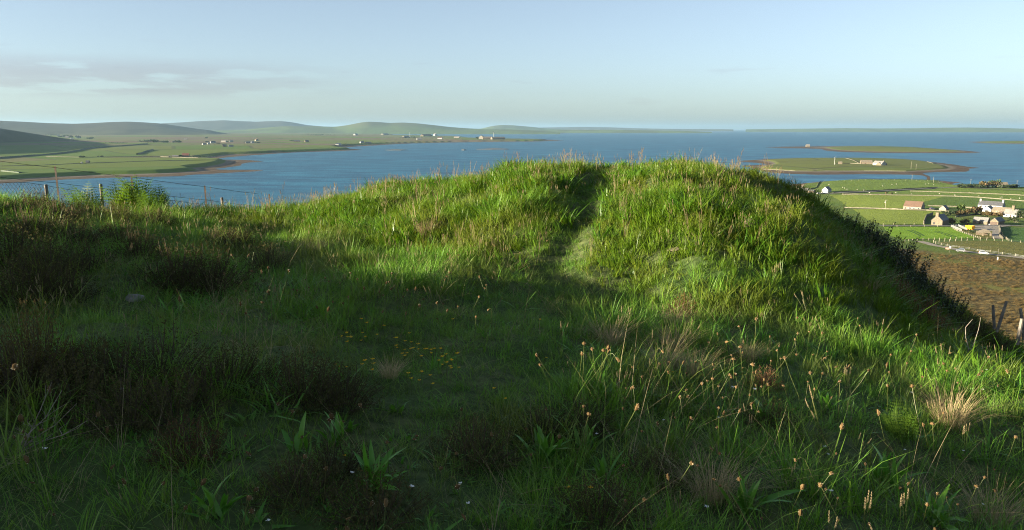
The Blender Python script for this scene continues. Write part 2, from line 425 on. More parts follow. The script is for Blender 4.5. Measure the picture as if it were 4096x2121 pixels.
def grid_mesh(name, X, Y, Z, smooth=True):
    r, c = X.shape
    me = bpy.data.meshes.new(name)
    co = np.stack([X, Y, Z], -1).reshape(-1, 3).astype(np.float32)
    i = np.arange(r * c).reshape(r, c)
    q = np.stack([i[:-1, :-1], i[:-1, 1:], i[1:, 1:], i[1:, :-1]], -1).reshape(-1, 4)
    me.vertices.add(len(co)); me.vertices.foreach_set('co', co.ravel())
    me.loops.add(q.size); me.loops.foreach_set('vertex_index', q.ravel().astype(np.int32))
    me.polygons.add(len(q)); me.polygons.foreach_set('loop_start', np.arange(0, q.size, 4, dtype=np.int32)); me.polygons.foreach_set('loop_total', np.full(len(q), 4, np.int32))
    me.update(calc_edges=True)
    if smooth: me.polygons.foreach_set('use_smooth', np.ones(len(q), bool))
    return me

def mesh_obj(name, me, mat, parent=None):
    o = bpy.data.objects.new(name, me)
    if mat is not None: me.materials.append(MATS[mat] if isinstance(mat, str) else mat)
    return link(o, parent)

class MB:
    """collects shapes for one mesh"""
    def __init__(s): s.v = []; s.f = []
    def add(s, vs, fs):
        k = len(s.v); s.v += [tuple(map(float, q)) for q in vs]; s.f += [tuple(i + k for i in f) for f in fs]; return s
    def box(s, c, d, rz=0.0):
        cx, cy_, cz = c; a, b, h = d[0] / 2, d[1] / 2, d[2] / 2; co, si = math.cos(rz), math.sin(rz)
        vs = [(cx + x * co - y * si, cy_ + x * si + y * co, cz + z) for z in (-h, h) for x, y in ((-a, -b), (a, -b), (a, b), (-a, b))]
        return s.add(vs, [(0, 3, 2, 1), (4, 5, 6, 7), (0, 1, 5, 4), (1, 2, 6, 5), (2, 3, 7, 6), (3, 0, 4, 7)])
    def tube(s, pts, rad, n=5, cap=True):
        pts = [Vector(q) for q in pts]; m = len(pts)
        rad = [rad] * m if isinstance(rad, (int, float)) else rad
        vs = []; fs = []
        for i, q in enumerate(pts):
            d = (pts[min(i + 1, m - 1)] - pts[max(i - 1, 0)])
            d = d.normalized() if d.length > 1e-9 else Vector((0, 0, 1))
            a = d.orthogonal().normalized() if i == 0 else (a - d * a.dot(d)).normalized()
            b = d.cross(a)
            for k in range(n):
                w = 2 * math.pi * k / n
                vs.append(q + (a * math.cos(w) + b * math.sin(w)) * rad[i])
        for i in range(m - 1):
            for k in range(n):
                fs.append((i * n + k, i * n + (k + 1) % n, (i + 1) * n + (k + 1) % n, (i + 1) * n + k))
        if cap: fs += [tuple(range(n))[::-1], tuple(range((m - 1) * n, m * n))]
        return s.add(vs, fs)
    def prism(s, poly, z0, z1):
        n = len(poly)
        return s.add([(x, y, z0) for x, y in poly] + [(x, y, z1) for x, y in poly],
                     [tuple(range(n))[::-1], tuple(range(n, 2 * n))] + [(i, (i + 1) % n, n + (i + 1) % n, n + i) for i in range(n)])
    def mesh(s, name, smooth=False):
        me = bpy.data.meshes.new(name); me.from_pydata(s.v, [], s.f); me.update()
        if smooth: me.polygons.foreach_set('use_smooth', np.ones(len(me.polygons), bool))
        return me
    def build(s, name, mat, parent=None, smooth=False): return mesh_obj(name, s.mesh(name, smooth), mat, parent)

# ================================================================== large structure
def polar(name, az, r, Hf, mat, kind='structure'):
    A, R = np.meshgrid(az, r)
    X = R * np.sin(A); Y = R * np.cos(A)
    return tag(mesh_obj(name, grid_mesh(name, X, Y, Hf(X, Y)), mat), kind=kind)

rad = np.radians
az_main = np.concatenate([np.arange(-180, -60, 4.0), np.arange(-60, -36, 0.8), np.arange(-36, 36, 0.16), np.arange(36, 60, 0.8), np.arange(60, 180.1, 4.0)])
r_main = np.concatenate([np.geomspace(0.6, 2.5, 8)[:-1], np.geomspace(2.5, 30, 190)[:-1], np.geomspace(30, 400, 110)[:-1], np.arange(400, 1500, 7.0), np.geomspace(1500, 2600, 12)])
polar('hillside', rad(az_main), r_main, H, 'hillside_ground')

far_r = []
r0 = 1050.0
while r0 < 13000: far_r.append(r0); r0 += max(6.0, 0.0000028 * r0 * r0)
polar('far_shore', rad(np.concatenate([np.arange(-55, -34, 0.5), np.arange(-34, 4.01, 0.07)])), np.array(far_r), HL, 'far_shore_land')
polar('holm_island', rad(np.arange(12.0, 36.0, 0.05)), np.arange(1130, 2300, 9.0), HI1, 'island_land')
polar('low_island', rad(np.arange(16.0, 34.0, 0.05)), np.geomspace(2100, 4600, 160), HI2, 'island_land')
polar('outer_island', rad(np.arange(29.0, 44.0, 0.12)), np.geomspace(4200, 6800, 80), HI3, 'island_land')

sea = MB(); S_ = 70000.0
sea.add([(-S_, -S_, 0), (S_, -S_, 0), (S_, S_, 0), (-S_, S_, 0)], [(0, 1, 2, 3)])
tag(sea.build('sea', 'sea_water'), kind='structure')

def ridge(name, crest, rcr, half, mat, nz=0.06, rows=44):
    """a hill range: crest line given by photograph pixels and a distance"""
    px = np.array([c[0] for c in crest]); azk = np.arctan((px - 2048) / FPX)
    rk = np.full(len(px), rcr) if np.isscalar(rcr) else np.array(rcr)
    hk = []
    for (a, b), r in zip(crest, rk):
        d = ray(a, b); hk.append(EYE + d[2] / math.hypot(d[0], d[1]) * r)
    az = np.linspace(azk[0], azk[-1], max(60, int((azk[-1] - azk[0]) / math.radians(0.09))))
    # smooth interpolation of the crest
    w = np.interp(az, azk, hk); k = np.hanning(9); k /= k.sum()
    w = np.convolve(np.pad(w, 4, mode='edge'), k, mode='valid')
    rc = np.interp(az, azk, rk)
    t_ = np.linspace(-1, 1, rows)
    T, W = np.meshgrid(t_, w, indexing='ij'); _, RC = np.meshgrid(t_, rc, indexing='ij'); _, A = np.meshgrid(t_, az, indexing='ij')
    R = RC + T * half
    X = R * np.sin(A); Y = R * np.cos(A)
    prof = np.cos(T * math.pi / 2) ** 1.6
    Z = W * prof * (1 + nz * fbm(X / (half * 0.5), Y / (half * 0.5), 4) * (1 - prof ** 6)) - 6 * (1 - prof)
    return tag(mesh_obj(name, grid_mesh(name, X, Y, Z), mat), kind='structure')

ridge('heather_hill_range', _c1([(-1400, 150), (-700, 90), (0, 99), (300, 112), (520, 124), (750, 130), (900, 125), (1100, 114), (1250, 110), (1400, 117), (1550, 127), (1700, 148), (1850, 172), (2000, 190), (2200, 230)]), 9500, 2600, 'heather_hill')
ridge('blue_hill_range', _c1([(1300, 180), (1560, 126), (1750, 117), (1900, 106), (2150, 97), (2300, 106), (2440, 111)]) + _c2([(200, 106), (330, 105), (430, 117), (560, 142), (700, 154), (850, 170), (1000, 190)]), 16500, 2200, 'heather_hill')
ridge('green_hill', _c2([(-800, 215), (-300, 195), (0, 185), (250, 160), (400, 149), (600, 153), (820, 158), (930, 144), (1000, 130), (1060, 118), (1130, 110), (1220, 114), (1330, 122), (1450, 118), (1580, 126), (1720, 141), (1900, 162), (2050, 173), (2200, 180), (2450, 184), (2700, 194), (2900, 208)]), 12800, 1500, 'green_hill', 0.1)
ridge('distant_hill', _c2([(2000, 190), (2180, 174), (2270, 150), (2360, 141), (2480, 145), (2620, 158), (2760, 172), (2900, 182), (3100, 190)]), 19000, 1800, 'green_hill')
ridge('low_headland', _c2([(2500, 200), (2700, 190), (3000, 188), (3300, 186), (3600, 190), (4000, 196), (4200, 203), (4300, 207)]), 15500, 900, 'green_hill')
ridge('horizon_land', _c2([(2300, 175), (2700, 166), (3100, 160), (3350, 163), (3600, 172), (3900, 178), (4200, 180), (4500, 182)]), 26000, 900, 'heather_hill')
ridge('eastern_headland', _c3([(150, 38), (500, 34), (760, 31), (1000, 28), (1300, 31), (1600, 29), (1850, 24), (2050, 23), (2300, 27), (2576, 34), (3100, 34)]), 22000, 1700, 'green_hill')
hp = _c1([(-2600, 60), (-1800, 70), (-1100, 60), (-600, 85), (-250, 125), (0, 160), (150, 186), (300, 210), (500, 243), (620, 262), (760, 280)])
ridge('shadowed_hill', hp, [2700, 2900, 3200, 3600, 3950, 4250, 4400, 4500, 4600, 4700, 4700], 480, 'heather_hill')

# ================================================================== farmland below the hill
_r1 = lambda p: crop(p, 3500, 760, 4.322)
_r2 = lambda p: crop(p, 3400, 860, 3.701)
def g1(a, b): return P(*_r1([(a, b)])[0], H)
def g2(a, b): return P(*_r2([(a, b)])[0], H)
def g3(a, b): return P(*_r3([(a, b)])[0], H)
def g4(a, b): return P(*_c4([(a, b)])[0], H)
def gi(a, b, Hf=HI1): return P(*_c3([(a, b)])[0], Hf)
def h1(x, y, Hf=H): return float(Hf(np.array([x]), np.array([y]))[0])

def field_mat(name, c1, c2, sc=0.02, stripe=None, bump=0.9):
    t = NT(name); p = t.pos()
    c = t.mix(t.ramp(t.noise(t.scale(p, (1, 2.2, 1), (0, 0, 0.5)), sc, 5.0, 0.6), 0.3, 0.7), c1, c2)
    c = t.mix(t.math('MULTIPLY', t.ramp(t.noise(p, 0.25, 4.0, 0.6), 0.4, 0.7), 0.35), c, tuple(k * 0.72 for k in c1))
    if stripe:
        rot, wl_ = stripe
        x = t.xyz(t.scale(p, (1, 1, 1), (0, 0, rot)))[0]
        s = t.math('SINE', t.math('MULTIPLY', x, 2 * math.pi / wl_))
        c = t.mix(t.math('MULTIPLY', t.ramp(s, 0.75, 0.95), 0.45), c, tuple(k * 0.55 for k in c1))
    nb = t.noise(p, 3.0, 3.0, 0.7)
    MATS[name] = t.done(t.bsdf(c, 0.9, 0.1, t.bump(nb, bump, 0.6)))
field_mat('pasture_green', (0.115, 0.175, 0.030), (0.140, 0.195, 0.036))
field_mat('pasture_dark', (0.080, 0.135, 0.024), (0.105, 0.158, 0.030))
field_mat('hay_field', (0.170, 0.225, 0.036), (0.195, 0.240, 0.042), 0.03)
field_mat('barley_field', (0.140, 0.255, 0.018), (0.170, 0.280, 0.024), 0.05)
field_mat('striped_crop', (0.055, 0.120, 0.028), (0.075, 0.145, 0.032), 0.05, stripe=(0.95, 5.5))
field_mat('rough_pasture', (0.130, 0.145, 0.034), (0.190, 0.170, 0.052), 0.04, bump=1.3)
field_mat('yard_gravel', (0.26, 0.235, 0.20), (0.33, 0.30, 0.26), 0.1, bump=0.4)
field_mat('track_gravel', (0.24, 0.215, 0.175), (0.31, 0.28, 0.23), 0.1, bump=0.4)
field_mat('road_asphalt', (0.16, 0.155, 0.15), (0.21, 0.20, 0.19), 0.1, bump=0.3)
field_mat('lawn', (0.095, 0.125, 0.030), (0.120, 0.140, 0.036), 0.08)
plain('dry_stone', (0.17, 0.155, 0.115), (0.11, 0.10, 0.075), 0.8, 0.95, 0.1, 0.6, obj=False)
plain('white_harl', (0.36, 0.36, 0.355), (0.30, 0.30, 0.295), 0.6, 0.9, 0.2)
plain('cream_harl', (0.24, 0.215, 0.175), (0.20, 0.18, 0.145), 0.5, 0.9, 0.2)
plain('stone_wall', (0.19, 0.155, 0.11), (0.125, 0.10, 0.072), 1.6, 0.95, 0.15, 0.5)
plain('slate_dark', (0.055, 0.058, 0.066), (0.085, 0.085, 0.09), 1.2, 0.6, 0.35, 0.3)
plain('slate_grey', (0.15, 0.15, 0.15), (0.21, 0.20, 0.185), 1.0, 0.8, 0.2, 0.3)
plain('tile_brown', (0.135, 0.085, 0.062), (0.105, 0.068, 0.05), 1.0, 0.85, 0.2, 0.3)
plain('stone_tile', (0.19, 0.16, 0.12), (0.14, 0.12, 0.09), 1.0, 0.9, 0.15, 0.4)
plain('roof_red', (0.20, 0.085, 0.06), (0.15, 0.07, 0.05), 0.8, 0.85, 0.2)
plain('dark_timber', (0.09, 0.06, 0.045), (0.06, 0.04, 0.03), 2.0, 0.7)
plain('white_paint', (0.42, 0.42, 0.41), (0.37, 0.37, 0.36), 2.0, 0.5, 0.4)
plain('pale_post', (0.34, 0.30, 0.22), (0.26, 0.23, 0.17), 3.0, 0.9, 0.1)
plain('weathered_wood', (0.22, 0.20, 0.17), (0.13, 0.115, 0.10), 9.0, 0.9, 0.1, 0.5)
plain('trailer_yellow', (0.80, 0.36, 0.010), (0.70, 0.30, 0.01), 1.0, 0.5, 0.4)
plain('rubber', (0.02, 0.02, 0.02), (0.03, 0.03, 0.03), 5.0, 0.8)
plain('galvanised', (0.42, 0.43, 0.44), (0.34, 0.35, 0.36), 4.0, 0.5, 0.5, 0.0, 0.6)
plain('car_silver', (0.30, 0.32, 0.34), (0.28, 0.30, 0.32), 1.0, 0.30, 0.6, 0.0, 0.5)
plain('car_white', (0.36, 0.36, 0.36), (0.34, 0.34, 0.34), 1.0, 0.30, 0.5)
plain('car_blue', (0.05, 0.07, 0.12), (0.04, 0.06, 0.10), 1.0, 0.30, 0.5)
plain('window_glass', (0.03, 0.035, 0.04), (0.05, 0.055, 0.06), 1.0, 0.12, 0.6)
plain('lamp_red', (0.45, 0.02, 0.02), (0.4, 0.02, 0.02), 1.0, 0.3, 0.5)
plain('wool', (0.34, 0.32, 0.27), (0.28, 0.26, 0.22), 6.0, 0.95, 0.1)
plain('cow_hide', (0.035, 0.025, 0.02), (0.06, 0.03, 0.02), 2.0, 0.8, 0.2)
plain('cow_brown', (0.14, 0.07, 0.035), (0.10, 0.05, 0.025), 2.0, 0.8, 0.2)
plain('sign_pink', (0.30, 0.18, 0.14), (0.27, 0.16, 0.12), 1.0, 0.7)
leafy('bush_green', (0.045, 0.085, 0.016), (0.060, 0.100, 0.020), 0.25, patch=0.6, pcol=(0.085, 0.11, 0.02), psc=0.5)
leafy('bush_brown', (0.100, 0.060, 0.026), (0.130, 0.085, 0.035), 0.2, patch=0.6, pcol=(0.06, 0.075, 0.02), psc=0.4)
leafy('bush_dark', (0.026, 0.040, 0.016), (0.034, 0.050, 0.018), 0.2, patch=0.5, pcol=(0.05, 0.065, 0.02), psc=0.4)
leafy('far_tree', (0.030, 0.050, 0.018), (0.038, 0.060, 0.020), 0.2)
plain('bark', (0.09, 0.07, 0.05), (0.06, 0.045, 0.03), 5.0, 0.95, 0.1, 0.5)

def drape(name, poly, mat, off=0.12, step=14.0, Hf=H, parent=None):
    """a sheet of ground that follows the terrain inside a polygon"""
    bm = bmesh.new()
    vs = [bm.verts.new((x, y, 0)) for x, y in poly]
    bm.faces.new(vs)
    xs = [q[0] for q in poly]; ys = [q[1] for q in poly]
    for ax, lo, hi in ((0, min(xs), max(xs)), (1, min(ys), max(ys))):
        k = lo + step
        while k < hi:
            co = (k, 0, 0) if ax == 0 else (0, k, 0); no = (1, 0, 0) if ax == 0 else (0, 1, 0)
            bmesh.ops.bisect_plane(bm, geom=bm.verts[:] + bm.edges[:] + bm.faces[:], plane_co=co, plane_no=no, dist=1e-4)
            k += step
    bmesh.ops.triangulate(bm, faces=bm.faces[:])
    X = np.array([v.co.x for v in bm.verts]); Y = np.array([v.co.y for v in bm.verts]); Z = Hf(X, Y) + off
    for v, z in zip(bm.verts, Z): v.co.z = z
    for f in bm.faces:
        if f.normal.z < 0: f.normal_flip()
    me = bpy.data.meshes.new(name); bm.to_mesh(me); bm.free()
    return tag(mesh_obj(name, me, mat, parent), kind='structure')

def fld(name, pts, mat, off, g=g4, step=14.0): return drape(name, [g(*q)[:2] for q in pts], mat, off, step)

fld('promontory_field', [(455, 125), (640, 112), (1000, 102), (1500, 108), (1680, 117), (1830, 150), (1990, 172), (2576, 188), (2700, 196), (2700, 232), (2576, 222), (1900, 178), (1650, 186), (1400, 200), (1000, 222), (640, 238), (500, 214), (415, 205)], 'pasture_green', 0.14)
fld('roadside_field', [(660, 246), (1000, 230), (1400, 207), (1700, 192), (1900, 184), (2576, 228), (2700, 240), (2700, 335), (2576, 322), (2100, 283), (1860, 272), (1400, 262), (900, 258)], 'pasture_green', 0.16)
fld('upper_field', [(560, 262), (900, 262), (1400, 267), (1750, 276), (1330, 400), (1000, 402), (760, 392), (690, 330)], 'hay_field', 0.18)
fld('meadow_behind_house', [(1752, 276), (1860, 278), (2100, 288), (2576, 328), (2700, 340), (2700, 440), (2480, 435), (2370, 400), (2090, 398), (1900, 384), (1560, 372), (1500, 340)], 'pasture_dark', 0.20)
fld('cottage_field', [(800, 404), (1000, 406), (1330, 416), (1690, 436), (1800, 440), (1640, 476), (1560, 500), (1535, 562), (1300, 567), (1120, 570), (960, 520)], 'hay_field', 0.22)
fld('garden_lawn', [(1850, 470), (2100, 478), (2380, 490), (2470, 508), (2330, 545), (2210, 520), (2030, 505), (1900, 510)], 'lawn', 0.22)
fld('barley_field', [(1120, 594), (1400, 592), (1700, 592), (1815, 596), (1870, 622), (1960, 655), (2090, 712), (1900, 714), (1600, 718), (1330, 722), (1200, 690)], 'barley_field', 0.24)
fld('striped_field', [(2345, 594), (2470, 600), (2620, 606), (2700, 610), (2700, 752), (2576, 748), (2430, 742), (2350, 690), (2330, 640)], 'striped_crop', 0.24)
fld('rough_pasture', [(1660, 752), (1900, 738), (2200, 734), (2400, 744), (2700, 762), (2700, 930), (2576, 918), (2300, 888), (2000, 850), (1800, 800)], 'rough_pasture', 0.20)
fld('farm_verge', [(1850, 600), (2000, 640), (2130, 640), (2260, 600), (2250, 640), (2250, 714), (2100, 714), (1960, 652)], 'rough_pasture', 0.20)
fld('farmyard', [(1830, 582), (2000, 586), (2200, 578), (2420, 572), (2440, 584), (2330, 594), (2322, 640), (2314, 716), (2262, 716), (2256, 640), (2080, 630), (1960, 626), (1940, 612), (2180, 604), (1900, 594)], 'yard_gravel', 0.30, step=6.0)

def ribbon(pts, w, mat, name, off, g=g4, Hf=H, dense=6.0):
    """a road laid over the ground"""
    q = [np.array(g(*k)[:2]) for k in pts]
    path = [q[0]]
    for a, b in zip(q, q[1:]):
        n = max(1, int(np.linalg.norm(b - a) / dense))
        path += [a + (b - a) * (i + 1) / n for i in range(n)]
    path = np.array(path)
    tg = np.gradient(path, axis=0); tg /= np.linalg.norm(tg, axis=1)[:, None] + 1e-9
    nrm = np.stack([-tg[:, 1], tg[:, 0]], -1)
    L = path + nrm * w / 2; R = path - nrm * w / 2
    X = np.stack([L[:, 0], R[:, 0]], 0); Y = np.stack([L[:, 1], R[:, 1]], 0)
    z = np.maximum(np.maximum(Hf(L[:, 0], L[:, 1]), Hf(R[:, 0], R[:, 1])), Hf(path[:, 0], path[:, 1])) + off
    return tag(mesh_obj(name, grid_mesh(name, X, Y, np.stack([z, z], 0)), mat), kind='structure')
ribbon([(430, 250), (640, 243), (1000, 226), (1400, 203), (1700, 189), (1900, 181), (2200, 196), (2700, 216)], 7.0, 'road_asphalt', 'coast_road', 0.35)
ribbon([(1080, 580), (1400, 582), (1820, 584), (2050, 580), (2200, 577), (2420, 578), (2700, 596)], 5.0, 'road_asphalt', 'farm_road', 0.36)
ribbon([(1480, 742), (1560, 760), (1640, 784), (1760, 806), (1880, 830), (1960, 848), (2080, 864), (2200, 876), (2320, 890), (2450, 904), (2700, 936)], 5.2, 'track_gravel', 'gravel_track', 0.30, dense=4.0)
ribbon([(2288, 716), (2290, 660), (2292, 590)], 4.5, 'yard_gravel', 'yard_lane', 0.40)
ribbon([(700, 398), (1100, 404), (1330, 412), (1560, 416), (1700, 424)], 3.6, 'track_gravel', 'house_track', 0.34)
for k, pts in enumerate(([(1362, 626), (1440, 655), (1500, 688)], [(1402, 624), (1480, 655), (1540, 688)], [(1650, 640), (1740, 670), (1830, 700)], [(1690, 640), (1790, 672), (1880, 702)])):
    o = ribbon(pts, 1.0, 'striped_crop', 'tramline', 0.34)

# ---- dry stone walls
def field_wall(pts, label, h=1.0, w=0.55, mat='dry_stone', g=g4, Hf=H, name='field_wall', cat='wall', grp='dry stone walls between the fields'):
    q = [np.array(g(*k)[:2]) for k in pts]
    path = [q[0]]
    for a, b in zip(q, q[1:]):
        n = max(1, int(np.linalg.norm(b - a) / 2.5))
        path += [a + (b - a) * (i + 1) / n for i in range(n)]
    path = np.array(path)
    tg = np.gradient(path, axis=0); tg /= np.linalg.norm(tg, axis=1)[:, None] + 1e-9
    nr = np.stack([-tg[:, 1], tg[:, 0]], -1)
    m = MB(); n = len(path)
    z = Hf(path[:, 0], path[:, 1])
    jit = rng.normal(0, 0.09, (n, 3))
    for i in range(n):
        hh = h * (1 + jit[i, 0]); ww = w / 2
        for s, zz in ((-ww, -0.6), (-ww * 0.75, hh * 0.85), (0, hh), (ww * 0.75, hh * 0.85 * (1 + jit[i, 1])), (ww, -0.6)):
            m.v.append((path[i, 0] + nr[i, 0] * s, path[i, 1] + nr[i, 1] * s, z[i] + zz))
    for i in range(n - 1):
        for k in range(4): m.f.append((i * 5 + k, i * 5 + k + 1, (i + 1) * 5 + k + 1, (i + 1) * 5 + k))
    m.f += [(0, 1, 2, 3, 4), tuple(range((n - 1) * 5, n * 5))[::-1]]
    return tag(m.build(name, mat), label, cat, grp)
field_wall([(690, 256), (1000, 259), (1400, 266), (1860, 276), (2100, 287), (2300, 303), (2700, 338)], 'long pale dry stone wall across the middle of the fields')
field_wall([(1395, 223), (1600, 229), (1800, 236), (2050, 244), (2300, 254), (2700, 272)], 'pale dry stone wall nearest the coast road')
field_wall([(720, 396), (1000, 402), (1330, 414), (1560, 420), (1800, 434)], 'dry stone wall in front of the brown roofed house')
field_wall([(1580, 374), (1760, 380), (1900, 384), (2090, 400)], 'dry stone wall running behind the round green bush')
field_wall([(600, 240), (1000, 219), (1400, 196), (1680, 184)], 'dry stone wall along the far side of the coast road', 1.0)
field_wall([(700, 252), (1000, 234), (1400, 211), (1660, 197)], 'dry stone wall along the near side of the coast road', 1.0)
field_wall([(470, 122), (445, 150), (428, 186), (360, 203)], 'bent dry stone wall at the tip of the promontory field')
field_wall([(2320, 594), (2332, 640), (2326, 690), (2350, 716)], 'rough stone wall beside the farmyard lane', 1.6, 1.2)
field_wall([(1870, 490), (2100, 458), (2240, 470), (2380, 478), (2560, 496)], 'garden wall under the brown hedge', 1.0)
field_wall([(1628, 474), (1566, 494), (1536, 563)], 'ruined enclosure wall against the stone cottage', 2.6, 0.8, grp='cottage walls')

# ---- post and wire fences: posts are parts
def post_mesh(name, w, h, rough=0.0):
    m = MB(); m.prism([(-w / 2, -w / 2), (w / 2, -w / 2), (w / 2, w / 2), (-w / 2, w / 2)], -0.5, h - w * 0.3)
    m.add([(-w / 2, -w / 2, h - w * 0.3), (w / 2, -w / 2, h - w * 0.3), (w / 2, w / 2, h - w * 0.3), (-w / 2, w / 2, h - w * 0.3), (0, 0, h)], [(0, 1, 4), (1, 2, 4), (2, 3, 4), (3, 0, 4)])
    return m.mesh(name)
PM = post_mesh('post', 0.18, 1.35); PM.materials.append(MATS['pale_post'])
PS = post_mesh('stob', 0.34, 1.7); PS.materials.append(MATS['white_paint'])
def post_fence(pts, label, spacing, pm=PM, g=g4, rails=(0.5, 1.0), wire=0.02, Hf=H, name='post_fence', grp='post and wire fences of the farm'):
    q = [np.array(g(*k)[:2]) for k in pts]
    seg = [np.linalg.norm(b - a) for a, b in zip(q, q[1:])]; tot = sum(seg); n = max(2, int(tot / spacing))
    cum = np.concatenate([[0], np.cumsum(seg)]); s = np.linspace(0, tot, n + 1)
    px_ = np.interp(s, cum, [k[0] for k in q]); py_ = np.interp(s, cum, [k[1] for k in q]); pz_ = Hf(px_, py_)
    e = empty(name, (px_[0], py_[0], pz_[0])); tag(e, label, 'fence', grp)
    w = MB()
    for i in range(n + 1):
        p = bpy.data.objects.new('post', pm); link(p, e)
        p.location = (px_[i] - px_[0], py_[i] - py_[0], pz_[i] - pz_[0]); p.rotation_euler = (rnd.gauss(0, .04), rnd.gauss(0, .04), rnd.random() * 3)
        p.scale = (1, 1, rnd.uniform(0.85, 1.15))
    for hh in rails:
        w.tube([(px_[i] - px_[0], py_[i] - py_[0], pz_[i] - pz_[0] + hh) for i in range(n + 1)], wire, 3, False)
    w.build('wire', 'galvanised', e)
    return e
post_fence([(1345, 742), (1440, 732), (1600, 728), (1800, 722), (2000, 718), (2260, 716)], 'row of pale posts between the barley field and the moor', 4.3)
post_fence([(1640, 752), (1800, 744), (2000, 738), (2200, 736), (2330, 738), (2440, 748), (2640, 764)], 'row of pale posts along the top of the rough pasture', 4.6)
post_fence([(1640, 752), (1668, 768), (1718, 778), (1770, 792), (1890, 808), (1975, 818), (2040, 834), (2110, 846), (2206, 856), (2300, 870), (2395, 884), (2480, 896), (2640, 916)], 'posts on the upper side of the gravel track', 7.0)
post_fence([(1840, 612), (1890, 640), (1960, 662), (2060, 696), (2110, 714)], 'fence of short posts slanting down past the open shed', 3.6)
post_fence([(1120, 572), (1300, 570), (1540, 566)], 'fence at the foot of the cottage field', 7.0)
post_fence([(1120, 588), (1400, 590), (1820, 592)], 'fence along the near side of the farm road', 8.0)
post_fence([(2450, 556), (2576, 534), (2700, 520)], 'fence beside the farm entrance at the right edge', 4.0)
post_fence([(2338, 650), (2360, 700), (2420, 735)], 'fence at the corner of the striped field', 3.5)
post_fence([(640, 118), (1000, 106), (1500, 112), (1690, 122)], 'fence along the seaward edge of the promontory field', 14.0)

